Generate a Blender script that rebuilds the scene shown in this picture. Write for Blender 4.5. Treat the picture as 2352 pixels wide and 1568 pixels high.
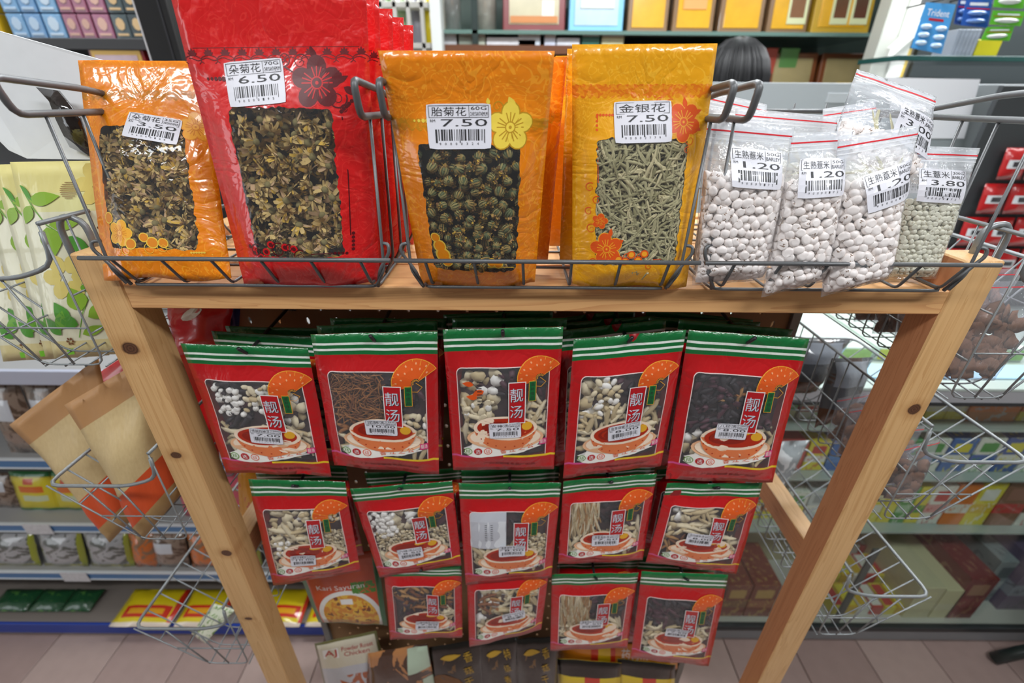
import bpy, math, random, os
import numpy as np
from mathutils import Vector, Matrix, Euler, noise

for o in list(bpy.data.objects): bpy.data.objects.remove(o)
SC = bpy.context.scene
COL = SC.collection
R = math.radians
rnd = random.Random(7)

# ------------------------------------------------------------ camera, world, lights
F, CX, CY = 1045.0, 1176.0, 784.0
CAMZ, PITCH, ROLL = 1.58, 28.0, 0.45
cam_d = bpy.data.cameras.new('camera'); cam = bpy.data.objects.new('camera', cam_d); COL.objects.link(cam)
cam_d.sensor_width = 36.0; cam_d.lens = F / 2352 * 36; cam_d.clip_start = 0.02; cam_d.clip_end = 60
CM = Matrix.Translation((0, 0, CAMZ)) @ Matrix.Rotation(R(90 - PITCH), 4, 'X') @ Matrix.Rotation(R(ROLL), 4, 'Z')
cam.matrix_world = CM
cam_d.dof.use_dof = True; cam_d.dof.focus_distance = 0.47; cam_d.dof.aperture_fstop = 4.0
SC.camera = cam
w = bpy.data.worlds.new('world'); SC.world = w; w.use_nodes = True
w.node_tree.nodes['Background'].inputs[0].default_value = (0.85, 0.93, 1, 1)
w.node_tree.nodes['Background'].inputs[1].default_value = 0.06
SC.view_settings.view_transform = 'Standard'; SC.view_settings.look = 'None'
SC.view_settings.gamma = 1; SC.view_settings.use_curve_mapping = False
SC.view_settings.exposure = 0.05
LIGHTS = [(-0.9, -0.35, 18), (0.95, -0.3, 25), (-1.7, 1.5, 15), (0.2, 1.2, 30), (1.9, 1.5, 34),
          (-1.0, 2.6, 40), (1.2, 2.6, 40)]
CEIL = 2.62
for i, (lx, ly, e) in enumerate(LIGHTS):
    l = bpy.data.lights.new('tube_light', 'AREA'); l.shape = 'RECTANGLE'; l.size = 1.2; l.size_y = 0.22
    l.energy = e; l.color = (0.95, 0.98, 1.0)
    lo = bpy.data.objects.new('tube_light', l); lo.location = (lx, ly, CEIL - 0.085); COL.objects.link(lo)

l = bpy.data.lights.new('side_glare_light', 'AREA'); l.shape = 'RECTANGLE'; l.size = 1.1; l.size_y = 1.7; l.energy = 13; l.color = (.9, .95, 1)
lo = bpy.data.objects.new('side_glare_light', l); lo.location = (-3.5, -.9, 1.5); lo.rotation_euler = (R(90), 0, R(-90)); COL.objects.link(lo)  # unseen area light, added for glare on left-facing film edges

def at(px, py, Y):
    d = CM.to_3x3() @ Vector(((px - CX) / F, -(py - CY) / F, -1))
    o = CM.translation
    return o + d * ((Y - o.y) / d.y)
CMI = CM.inverted()
def proj(p):
    q = CMI @ Vector(p)
    return CX + q.x / -q.z * F, CY - q.y / -q.z * F

# ------------------------------------------------------------ materials
def lin(c):
    if isinstance(c, str): c = tuple(int(c[i:i+2], 16) / 255 for i in (0, 2, 4))
    return tuple(x / 12.92 if x <= .04045 else ((x + .055) / 1.055) ** 2.4 for x in c) + (1,)
class NT:
    def __init__(s, name):
        s.m = bpy.data.materials.new(name); s.m.use_nodes = True
        s.t = s.m.node_tree; s.t.nodes.clear(); s.out = s.t.nodes.new('ShaderNodeOutputMaterial')
    def n(s, typ, **kw):
        nd = s.t.nodes.new('ShaderNode' + typ)
        for k, v in kw.items():
            if k in ('operation', 'blend_type', 'data_type', 'wave_type', 'bands_direction', 'rings_direction', 'feature', 'distance'): setattr(nd, k, v)
            else: s.set(nd.inputs[int(k[1:])] if k[0] == 'i' and k[1:].isdigit() else nd.inputs[k], v)
        return nd
    def set(s, inp, v):
        if isinstance(v, bpy.types.NodeSocket): s.t.links.new(v, inp)
        else: inp.default_value = v
    def ma(s, op, a, b=0.0, c=None):
        nd = s.t.nodes.new('ShaderNodeMath'); nd.operation = op
        s.set(nd.inputs[0], a); s.set(nd.inputs[1], b)
        if c is not None: s.set(nd.inputs[2], c)
        return nd.outputs[0]
    def mix(s, f, a, b):
        nd = s.t.nodes.new('ShaderNodeMix'); nd.data_type = 'RGBA'
        s.set(nd.inputs[0], f); s.set(nd.inputs[6], a); s.set(nd.inputs[7], b); return nd.outputs[2]
    def noise(s, vec, scale, detail=2, dist=0, rough=.5):
        nd = s.n('TexNoise', Scale=scale, Detail=detail, Distortion=dist, Roughness=rough)
        if vec: s.set(nd.inputs['Vector'], vec)
        return nd.outputs[0]
    def band(s, x, lo, hi):  # 1 where lo<x<hi
        return s.ma('MULTIPLY', s.ma('GREATER_THAN', x, lo), s.ma('LESS_THAN', x, hi))
    def bsdf(s, col, rough=.5, metal=0, coat=0, bump=None, bstr=.3, bdist=.001, spec=.5, trans=0, emis=None):
        p = s.n('BsdfPrincipled'); s.set(p.inputs['Base Color'], col); s.set(p.inputs['Roughness'], rough)
        s.set(p.inputs['Metallic'], metal); s.set(p.inputs['Coat Weight'], coat); p.inputs['Coat Roughness'].default_value = .06
        s.set(p.inputs['Specular IOR Level'], spec)
        if bump is not None:
            b = s.n('Bump', Strength=bstr, Distance=bdist, Height=bump); s.set(p.inputs['Normal'], b.outputs[0])
            s.set(p.inputs['Coat Normal'], b.outputs[0])
        return p.outputs[0]
    def done(s, sh): s.t.links.new(sh, s.out.inputs[0]); return s.m
_mc = {}
def plain(c, rough=.5, metal=0, coat=0, nz=0, nscale=40, spec=.5, bump=0):
    k = (c, rough, metal, coat, nz, nscale, spec, bump)
    if k in _mc: return _mc[k]
    t = NT('surface_' + str(len(_mc))); col = lin(c)
    obj = t.n('TexCoord').outputs[3]
    if nz:
        f = t.noise(obj, nscale, 3); dk = tuple(x * (1 - nz) for x in col[:3]) + (1,)
        col = t.mix(f, dk, tuple(min(1, x * (1 + nz * .6)) for x in col[:3]) + (1,))
    b = t.noise(obj, nscale, 2) if bump else None
    _mc[k] = t.done(t.bsdf(col, rough, metal, coat, b, bump, .002, spec)); return _mc[k]

def film_shader(t, bump, tint=(1, 1, 1, 1), haze=0.0, rough=.07):
    bp = t.n('Bump', Strength=.5, Distance=.003, Height=bump).outputs[0]
    fr = t.n('LayerWeight', Blend=.5); t.set(fr.inputs['Normal'], bp)
    fr = t.ma('ADD', .045, t.ma('MULTIPLY', t.ma('POWER', fr.outputs[1], 5), .8))
    tr = t.n('BsdfTransparent', Color=tint).outputs[0]
    if not isinstance(haze, float) or haze:
        df = t.n('BsdfDiffuse', Color=(.9, .93, .97, 1)).outputs[0]
        tr = t.n('MixShader', i0=haze, i1=tr, i2=df).outputs[0]
    gl = t.n('BsdfGlossy', Roughness=rough, Normal=bp).outputs[0]
    return t.n('MixShader', i0=fr, i1=tr, i2=gl).outputs[0]
def crinkle(t, uv, s=4.0):
    a = t.noise(uv, s, 3, 1.2); b = t.noise(uv, s * 3.1, 2, .8)
    r = t.ma('ABSOLUTE', t.ma('SUBTRACT', a, .5))
    return t.ma('ADD', t.ma('MULTIPLY', r, 2.2), t.ma('MULTIPLY', b, .35))
def rbox(t, u, v, x0, x1, y0, y1, r, W, H):
    """signed distance (m) to a rounded window in uv space"""
    qx = t.ma('SUBTRACT', t.ma('ABSOLUTE', t.ma('MULTIPLY', t.ma('SUBTRACT', u, (x0 + x1) / 2), W)), (x1 - x0) / 2 * W - r)
    qy = t.ma('SUBTRACT', t.ma('ABSOLUTE', t.ma('MULTIPLY', t.ma('SUBTRACT', v, (y0 + y1) / 2), H)), (y1 - y0) / 2 * H - r)
    mx, my = t.ma('MAXIMUM', qx, 0), t.ma('MAXIMUM', qy, 0)
    d = t.ma('SQRT', t.ma('ADD', t.ma('MULTIPLY', mx, mx), t.ma('MULTIPLY', my, my)))
    return t.ma('SUBTRACT', t.ma('ADD', d, t.ma('MINIMUM', t.ma('MAXIMUM', qx, qy), 0)), r)
def uvs(t):
    uv = t.n('UVMap').outputs[0]; sp = t.n('SeparateXYZ', Vector=uv)
    return uv, sp.outputs[0], sp.outputs[1]

def pouch_mat(name, base, light, win, W, H, band=None, bandcol=None):
    t = NT(name); uv, u, v = uvs(t)
    ms = t.n('Mapping', Scale=(W * 60, H * 60, 1)); t.set(ms.inputs[0], uv); q = ms.outputs[0]
    # vine-like thin curved lines
    n1 = t.noise(q, .55, 1, .9); l1 = t.ma('LESS_THAN', t.ma('ABSOLUTE', t.ma('SUBTRACT', t.ma('FRACT', t.ma('MULTIPLY', n1, 9)), .5)), .05)
    n2 = t.noise(q, 2.0, 0, 2.5); l2 = t.ma('GREATER_THAN', n2, .68)
    f = t.ma('MULTIPLY', t.ma('MAXIMUM', l1, l2), .45)
    n3 = t.noise(q, .3, 2)
    col = t.mix(f, t.mix(n3, lin(base), tuple(x * .82 for x in lin(base)[:3]) + (1,)), lin(light))
    if band:
        sn = t.ma('MULTIPLY', t.ma('ABSOLUTE', t.ma('SINE', t.ma('MULTIPLY', u, 60))), .012)
        m = t.ma('MULTIPLY', t.ma('GREATER_THAN', v, t.ma('SUBTRACT', band[0], sn)), t.ma('LESS_THAN', v, t.ma('ADD', band[1], t.ma('MULTIPLY', sn, .4))))
        n4 = t.noise(q, 3.5, 1, 1)
        m = t.ma('MULTIPLY', m, t.ma('ADD', .5, t.ma('MULTIPLY', t.ma('GREATER_THAN', n4, .5), .45)))
        col = t.mix(m, col, lin(bandcol))
    cr = crinkle(t, q, .35)
    for bz in (.845, .875): cr = t.ma('ADD', cr, t.ma('MULTIPLY', t.band(v, bz - .006, bz + .006), .25))
    sh = t.bsdf(col, .32, 0, .8, cr, .55, .004)
    if win:
        d = rbox(t, u, v, *win, .006, W, H)
        wob = t.ma('MULTIPLY', t.ma('SUBTRACT', t.noise(q, 2.2, 1), .5), .006)
        msk = t.ma('LESS_THAN', t.ma('ADD', d, wob), 0)
        fl = film_shader(t, cr, (.93, .93, .9, 1), 0.03)
        sh = t.n('MixShader', i0=msk, i1=sh, i2=fl).outputs[0]
    return t.done(sh)

def soup_mat():
    W, H = .135, .185
    t = NT('soup_packet_print'); uv, u, v = uvs(t)
    ms = t.n('Mapping', Scale=(W * 60, H * 60, 1)); t.set(ms.inputs[0], uv); q = ms.outputs[0]
    red = t.mix(t.noise(q, .5, 2), lin('ac0c14'), lin('c61018'))
    col = t.mix(t.ma('GREATER_THAN', v, .865), red, lin('0a6a34'))
    for s in (.935, .898):
        col = t.mix(t.band(v, s - .007, s + .007), col, lin('e9efe8'))
    cur = t.ma('ADD', .135, t.ma('MULTIPLY', t.ma('SINE', t.ma('MULTIPLY', u, 3.1416)), .014))
    dv = t.ma('SUBTRACT', v, cur)
    yel = t.ma('MULTIPLY', t.band(dv, -.016, 0), t.ma('GREATER_THAN', u, .5))
    mag = t.ma('MULTIPLY', t.band(dv, -.014, 0), t.ma('LESS_THAN', u, .3))
    d = rbox(t, u, v, .1, .9, .10, .765, .006, W, H)
    inside = t.ma('MULTIPLY', t.ma('LESS_THAN', d, 0), t.ma('GREATER_THAN', dv, 0))
    bord = t.ma('MULTIPLY', t.band(d, -.0002, .0009), t.ma('GREATER_THAN', dv, 0))
    col = t.mix(bord, col, lin('f2d9d6')); col = t.mix(yel, col, lin('ecc81e')); col = t.mix(mag, col, lin('d24a8a'))
    cr = crinkle(t, q, .5)
    sh = t.bsdf(col, .35, 0, .7, cr, .5, .003)
    fl = film_shader(t, cr, (.9, .9, .92, 1), .05)
    return t.done(t.n('MixShader', i0=inside, i1=sh, i2=fl).outputs[0])

def clear_mat(name='zip_film', haze=.10, tint=(.97, .98, 1, 1), s=.6):
    t = NT(name); uv, u, v = uvs(t)
    ms = t.n('Mapping', Scale=(8, 12, 1)); t.set(ms.inputs[0], uv)
    cr = crinkle(t, ms.outputs[0], s)
    if name.startswith('zip'):
        g = t.ma('MINIMUM', t.ma('MAXIMUM', t.ma('MULTIPLY', t.ma('SUBTRACT', v, .62), 3), 0), 1)
        st = t.noise(t.n('Mapping', Scale=(2, 30, 1), i0=uv).outputs[0], 1, 2)
        haze = t.ma('ADD', haze, t.ma('MULTIPLY', g, t.ma('MULTIPLY', st, .85)))  # streaky white towards the bag top is painted highlight over the film's own haze
    return t.done(film_shader(t, cr, tint, haze, .1))
def glass_mat():
    t = NT('cabinet_glass'); fr = t.ma('ADD', .04, t.ma('MULTIPLY', t.ma('POWER', t.n('LayerWeight', Blend=.5).outputs[1], 5), .8))
    tr = t.n('BsdfTransparent', Color=(.93, .97, .95, 1)).outputs[0]; gl = t.n('BsdfGlossy', Roughness=.02).outputs[0]
    return t.done(t.n('MixShader', i0=fr, i1=tr, i2=gl).outputs[0])
def wood_mat(name, axis, a, b, knots=(), rot=0):
    t = NT(name); P = t.n('NewGeometry').outputs[0]
    sc = [30, 30, 30]; sc[axis] = 1.2
    mp = t.n('Mapping', Scale=tuple(sc)); t.set(mp.inputs[0], P)
    dist = None
    n = t.noise(mp.outputs[0], 1.6, 3, .6)
    rings = t.ma('FRACT', t.ma('MULTIPLY', n, 9))
    sc2 = [260, 260, 260]; sc2[axis] = 6
    mp2 = t.n('Mapping', Scale=tuple(sc2)); t.set(mp2.inputs[0], P)
    fib = t.noise(mp2.outputs[0], 1, 2)
    f = t.ma('ADD', t.ma('MULTIPLY', t.ma('POWER', rings, 3), .38), t.ma('MULTIPLY', fib, .22))
    col = t.mix(f, lin(a), lin(b))
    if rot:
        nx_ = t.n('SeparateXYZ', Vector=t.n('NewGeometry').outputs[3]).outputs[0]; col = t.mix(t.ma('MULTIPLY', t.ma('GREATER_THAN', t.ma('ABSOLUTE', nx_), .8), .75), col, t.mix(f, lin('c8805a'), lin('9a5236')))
    for (k, rx, rz) in knots:
        sb = t.n('VectorMath', operation='SUBTRACT'); t.set(sb.inputs[0], P); sb.inputs[1].default_value = k
        ml = t.n('VectorMath', operation='MULTIPLY'); t.set(ml.inputs[0], sb.outputs[0]); ml.inputs[1].default_value = (1 / rx, .35 / rx, 1 / rz)
        ln = t.n('VectorMath', operation='LENGTH'); t.set(ln.inputs[0], ml.outputs[0])
        L = t.ma('ADD', ln.outputs['Value'], t.ma('MULTIPLY', t.ma('SUBTRACT', t.noise(P, 150, 2), .5), .35))
        halo = t.ma('MULTIPLY', t.ma('MAXIMUM', t.ma('SUBTRACT', 1, t.ma('MULTIPLY', L, .42)), 0), .8)
        col = t.mix(halo, col, lin('a5713c'))
        core = t.ma('MINIMUM', t.ma('MAXIMUM', t.ma('MULTIPLY', t.ma('SUBTRACT', 1.05, L), 4), 0), 1)
        rg = t.ma('FRACT', t.ma('MULTIPLY', L, 3)); 
        col = t.mix(core, col, t.mix(rg, lin('3f2517'), lin('6b4630')))
    return t.done(t.bsdf(col, .42, 0, .15, fib, .15, .0006))

# ------------------------------------------------------------ mesh builder
class MB:
    def __init__(s): s.v = []; s.f = []; s.m = []; s.uv = {}
    def add(s, vs, fs, mi=0):
        b = len(s.v); s.v.extend([tuple(x) for x in vs])
        for f in fs: s.f.append(tuple(b + i for i in f)); s.m.append(mi)
        return b
    def box(s, p0, p1, mi=0, bev=0, M=None):
        x0, y0, z0 = p0; x1, y1, z1 = p1
        if bev:
            e = bev; vs = []; 
            for (sx, a, b) in ((0, x0, x0 + e), (1, x1, x1 - e)):
                for (sy, c, d) in ((0, y0, y0 + e), (1, y1, y1 - e)):
                    for (sz, g, h) in ((0, z0, z0 + e), (1, z1, z1 - e)):
                        vs += [(a, d, h), (b, c, h), (b, d, g)]
            I = lambda x, y, z, k: (x * 4 + y * 2 + z) * 3 + k
            fs = []
            for q in (0, 1):
                fs.append((I(q,0,0,0), I(q,1,0,0), I(q,1,1,0), I(q,0,1,0)))
                fs.append((I(0,q,0,1), I(1,q,0,1), I(1,q,1,1), I(0,q,1,1)))
                fs.append((I(0,0,q,2), I(1,0,q,2), I(1,1,q,2), I(0,1,q,2)))
                for r in (0, 1):
                    fs.append((I(q,r,0,0), I(q,r,1,0), I(q,r,1,1), I(q,r,0,1)))
                    fs.append((I(q,0,r,0), I(q,1,r,0), I(q,1,r,2), I(q,0,r,2)))
                    fs.append((I(0,q,r,1), I(1,q,r,1), I(1,q,r,2), I(0,q,r,2)))
                    for z in (0, 1): fs.append((I(q,r,z,0), I(q,r,z,1), I(q,r,z,2)))
        else:
            vs = [(x, y, z) for x in (x0, x1) for y in (y0, y1) for z in (z0, z1)]
            fs = [(0,1,3,2), (4,6,7,5), (0,4,5,1), (2,3,7,6), (0,2,6,4), (1,5,7,3)]
        if M is not None: vs = [M @ Vector(x) for x in vs]
        s.add(vs, fs, mi); return s
    def tube(s, pts, r, sides=6, mi=0, caps=True, closed=False, round_=0):
        pts = [Vector(p) for p in pts]
        if round_:
            q = []; n = len(pts)
            for i, p in enumerate(pts):
                if not closed and i in (0, n - 1): q.append(p); continue
                a, b = pts[i - 1], pts[(i + 1) % n]
                da, db = (a - p), (b - p); ra = min(round_, da.length * .45); rb = min(round_, db.length * .45)
                A, B = p + da.normalized() * ra, p + db.normalized() * rb
                for k in range(4):
                    t = k / 3; q.append(A * (1 - t) ** 2 + p * 2 * t * (1 - t) + B * t * t)
            pts = q
        n = len(pts); rs = r if isinstance(r, (list, tuple)) else [r] * n
        if len(rs) != n: rs = [rs[0]] * n
        T = []
        for i in range(n):
            if closed: d = pts[(i + 1) % n] - pts[i - 1]
            else: d = pts[min(i + 1, n - 1)] - pts[max(i - 1, 0)]
            T.append(d.normalized())
        up = Vector((0, 0, 1)) if abs(T[0].z) < .9 else Vector((1, 0, 0))
        N = (up - T[0] * up.dot(T[0])).normalized(); vs = []
        for i in range(n):
            N = (N - T[i] * N.dot(T[i])).normalized(); B = T[i].cross(N)
            for k in range(sides):
                a = 2 * math.pi * k / sides; vs.append(pts[i] + (N * math.cos(a) + B * math.sin(a)) * rs[i])
        fs = []
        for i in range(n if closed else n - 1):
            for k in range(sides):
                a, b = i * sides + k, i * sides + (k + 1) % sides; c = ((i + 1) % n) * sides
                fs.append((a, b, c + (k + 1) % sides, c + k))
        if caps and not closed: fs.append(tuple(range(sides))[::-1]); fs.append(tuple((n - 1) * sides + k for k in range(sides)))
        s.add(vs, fs, mi); return s
    def lathe(s, prof, c=(0, 0, 0), n=16, mi=0, sx=1, sy=1):
        vs = [(c[0] + r * sx * math.cos(2 * math.pi * k / n), c[1] + r * sy * math.sin(2 * math.pi * k / n), c[2] + z) for r, z in prof for k in range(n)]
        fs = [(i * n + k, i * n + (k + 1) % n, (i + 1) * n + (k + 1) % n, (i + 1) * n + k) for i in range(len(prof) - 1) for k in range(n)]
        s.add(vs, fs, mi); return s
    def build(s, name, mats, parent=None, smooth=False, origin=None, uv=None):
        me = bpy.data.meshes.new(name)
        o0 = Vector(origin) if origin is not None else (Vector(parent['_w']) if parent is not None and '_w' in parent else Vector((0, 0, 0)))
        if len(s.v): 
            arr = np.array(s.v, dtype=np.float64) - np.array(o0)
            me.from_pydata(arr.tolist(), [], s.f)
        if not isinstance(mats, (list, tuple)): mats = [mats]
        for m in mats: me.materials.append(m)
        if s.m: me.polygons.foreach_set('material_index', s.m)
        if smooth: me.polygons.foreach_set('use_smooth', [True] * len(me.polygons))
        if uv is not None:
            l = me.uv_layers.new(name='UVMap'); vi = np.zeros(len(me.loops), dtype=np.int32); me.loops.foreach_get('vertex_index', vi)
            l.data.foreach_set('uv', np.array(uv)[vi].astype(np.float32).ravel())
        me.update()
        o = bpy.data.objects.new(name, me); COL.objects.link(o)
        if parent is not None: o.parent = parent
        elif origin is not None: o.location = o0
        o['_w'] = tuple(o0)
        return o

def thing(name, label, cat, loc=(0, 0, 0), group=None):
    o = bpy.data.objects.new(name, None); COL.objects.link(o); o.location = loc; o.empty_display_size = .02
    o['label'] = label; o['category'] = cat; o['_w'] = tuple(loc)
    if group: o['group'] = group
    return o
def tag(o, label, cat, group=None):
    o['label'] = label; o['category'] = cat
    if group: o['group'] = group
    return o
def struct(o): o['kind'] = 'structure'; return o
def dup(root, delta, label, rot=None):
    r = root.copy(); COL.objects.link(r); r.location = Vector(root.location) + Vector(delta); r['label'] = label
    if rot: r.rotation_euler = rot
    for ch in list(root.children):
        c = ch.copy(); COL.objects.link(c); c.parent = r
        for g in list(ch.children):
            d = g.copy(); COL.objects.link(d); d.parent = c
    return r

# ------------------------------------------------------------ glyphs
_gc = {}
def glyph(txt):
    if txt in _gc: return _gc[txt]
    c = bpy.data.curves.new('glyph', 'FONT'); c.body = txt; c.resolution_u = 2; c.fill_mode = 'FRONT'
    o = bpy.data.objects.new('glyph', c); COL.objects.link(o); bpy.context.view_layer.update()
    m = bpy.data.meshes.new_from_object(o)
    v = np.array([x.co[:2] for x in m.vertices]); f = [tuple(p.vertices) for p in m.polygons]
    v -= v.min(0); v /= np.maximum(v.max(0), 1e-6)
    bpy.data.objects.remove(o); bpy.data.curves.remove(c); bpy.data.meshes.remove(m)
    _gc[txt] = (v, f); return _gc[txt]

# 2D drawing in local metres, mapped on a surface
class Art:
    def __init__(s): s.p = []; s.f = []; s.m = []; s.mats = []; s.lift = []
    def mi(s, mat):
        if mat not in s.mats: s.mats.append(mat)
        return s.mats.index(mat)
    def add(s, pts, fs, mat, lift):
        b = len(s.p); s.p += [tuple(p) for p in pts]; s.lift += [lift] * len(pts); k = s.mi(mat)
        for f in fs: s.f.append(tuple(b + i for i in f)); s.m.append(k)
    @staticmethod
    def tf(pts, c, rot):
        ca, sa = math.cos(rot), math.sin(rot)
        return [(c[0] + x * ca - y * sa, c[1] + x * sa + y * ca) for x, y in pts]
    def rect(s, c, w_, h_, mat, rot=0, lift=1, nx=6, ny=5, rad=0):
        pts = []
        for j in range(ny + 1):
            for i in range(nx + 1):
                x, y = (i / nx - .5) * w_, (j / ny - .5) * h_
                if rad:
                    if i in (0, nx) and j in (0, ny): x *= (1 - rad / w_ * .6); y *= (1 - rad / h_ * .6)
                pts.append((x, y))
        fs = [(j * (nx + 1) + i, j * (nx + 1) + i + 1, (j + 1) * (nx + 1) + i + 1, (j + 1) * (nx + 1) + i) for j in range(ny) for i in range(nx)]
        s.add(s.tf(pts, c, rot), fs, mat, lift)
    def disc(s, c, rx, ry, mat, rot=0, lift=1, n=18, rings=2, r0=0, a0=0, a1=None, fn=None):
        full = a1 is None; a1 = a0 + 2 * math.pi if full else a1; pts = []; m = n if full else n + 1
        for j in range(rings + 1):
            q = r0 + (1 - r0) * j / rings
            for k in range(m):
                a = a0 + (a1 - a0) * k / n; e = fn(a) if fn else 1
                pts.append((rx * q * math.cos(a) * e, ry * q * math.sin(a) * e))
        fs = []
        for j in range(rings):
            for k in range(n):
                k2 = (k + 1) % m if full else k + 1
                fs.append((j * m + k, j * m + k2, (j + 1) * m + k2, (j + 1) * m + k))
        s.add(s.tf(pts, c, rot), fs, mat, lift)
    def stroke(s, pts, wd, mat, lift=1, taper=False):
        n = len(pts); V = []
        for i, p in enumerate(pts):
            a, b = pts[max(i - 1, 0)], pts[min(i + 1, n - 1)]; dx, dy = b[0] - a[0], b[1] - a[1]; L = math.hypot(dx, dy) or 1
            ww = wd / 2 * ((1 - i / n * .8) if taper else 1)
            V += [(p[0] - dy / L * ww, p[1] + dx / L * ww), (p[0] + dy / L * ww, p[1] - dx / L * ww)]
        s.add(V, [(2 * i, 2 * i + 1, 2 * i + 3, 2 * i + 2) for i in range(n - 1)], mat, lift)
    def text(s, txt, c, w_, h_, mat, rot=0, lift=2):
        v, f = glyph(txt)
        s.add(s.tf([((x - .5) * w_, (y - .5) * h_) for x, y in v], c, rot), f, mat, lift)
    def spiral(s, c, r, a0, turns, wd, mat, lift=1, sgn=1):
        n = int(14 * turns) + 4
        s.stroke([(c[0] + r * (1 - i / n * .85) * math.cos(a0 + sgn * 2 * math.pi * turns * i / n), c[1] + r * (1 - i / n * .85) * math.sin(a0 + sgn * 2 * math.pi * turns * i / n)) for i in range(n)], wd, mat, lift, True)
    def flower(s, c, r, pet, line, rot=0, lift=1, rim=None):
        for k in range(5):
            a = rot + k * 2 * math.pi / 5
            if rim: s.disc((c[0] + .58 * r * math.cos(a), c[1] + .58 * r * math.sin(a)), .47 * r, .44 * r, rim, a, lift - .3, 14, 1)
            s.disc((c[0] + .58 * r * math.cos(a), c[1] + .58 * r * math.sin(a)), .42 * r, .38 * r, pet, a, lift, 14, 1)
            for q in (-.32, 0, .32):
                s.stroke([(c[0] + .2 * r * math.cos(a + q), c[1] + .2 * r * math.sin(a + q)), (c[0] + .6 * r * math.cos(a + q), c[1] + .6 * r * math.sin(a + q))], r * .045, line, lift + .5)
        s.disc(c, .24 * r, .24 * r, line, 0, lift + .3, 14, 1); s.disc(c, .19 * r, .19 * r, pet, 0, lift + .6, 14, 1); s.disc(c, .07 * r, .07 * r, line, 0, lift + .9, 8, 1)
    def leaf(s, c, l, wd, mat, rot, lift=1):
        n = 7; V = []
        for i in range(n + 1):
            t = i / n; ww = wd * math.sin(math.pi * t ** .8) * .5 + .0001; V += [(t * l, ww), (t * l, 0), (t * l, -ww)]
        fs = []
        for i in range(n): fs += [(3*i, 3*i+1, 3*i+4, 3*i+3), (3*i+1, 3*i+2, 3*i+5, 3*i+4)]
        s.add(s.tf(V, c, rot), fs, mat, lift)
    def build(s, name, parent, surf, eps=.00022, label=None):
        mb = MB(); mb.v = [tuple(surf(x, y, l * eps)) for (x, y), l in zip(s.p, s.lift)]; mb.f = s.f; mb.m = s.m
        o = mb.build(name, s.mats, parent, False)
        if label: o['label'] = label
        return o

INK = plain('26262a', .5); STICK = plain('dfdfe8', .35, coat=.2); STICKT = plain('c9cbd8', .35)
def sticker(bag, px, py, wd, hg, rot, name, price, wt=None, eng=None, digits='90000195', lift=3, part='price_label', seed=1):
    """white price label with border, glyphs, price and barcode; built around pixel (px,py) on the bag"""
    a = Art(); a.rect((0, 0), wd, hg, STICK, 0, lift, 8, 6, rad=.002); L = lift + 1
    W, H = wd, hg; fy = .5 - .17
    lw = .0003
    def P(x, y): return ((x - .5) * W, (y - .5) * H)
    for q in ([P(.04, .96), P(.96, .96)], [P(.04, .70), P(.96, .70)], [P(.04, .96), P(.04, .70)], [P(.96, .96), P(.96, .70)]):
        a.stroke(q, lw * 1.2, INK, L)
    nw = .58 if wt else .86
    a.text(name, P(.06 + nw / 2, .83), W * nw * .93, H * .20, INK, 0, L)
    if wt:
        a.stroke([P(.66, .96), P(.66, .70)], lw, INK, L)
        a.text(wt, P(.81, .90), W * .24, H * .075, INK, 0, L); a.text(eng, P(.81, .775), W * .27, H * .09, INK, 0, L)
    a.text('RM', P(.09, .63), W * .08, H * .06, INK, 0, L)
    a.text(price, P(.58, .585), W * .72, H * .16, INK, 0, L)
    rr = random.Random(seed); x = .12
    while x < .9:
        bw = rr.choice((.008, .008, .014, .022, .03)); tall = x < .15 or x > .86 or .48 < x < .52
        y0 = .14 if tall else .19
        a.rect(P(x + bw / 2, (.44 + y0) / 2), W * bw, H * (.44 - y0), INK, 0, L, 1, 1); x += bw + rr.choice((.012, .02, .026))
    for i, ch in enumerate(digits): a.text(ch, P(.19 + .085 * i, .12), W * .025, H * .055, INK, 0, L)
    u, v = bag.uv(px, py); 
    cr, sr = math.cos(rot), math.sin(rot)
    return a.build(part, bag.root, lambda x, y, d: bag.S(u + (x * cr - y * sr) / bag.W, v + (x * sr + y * cr) / bag.H, d, flat=.5))

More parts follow.
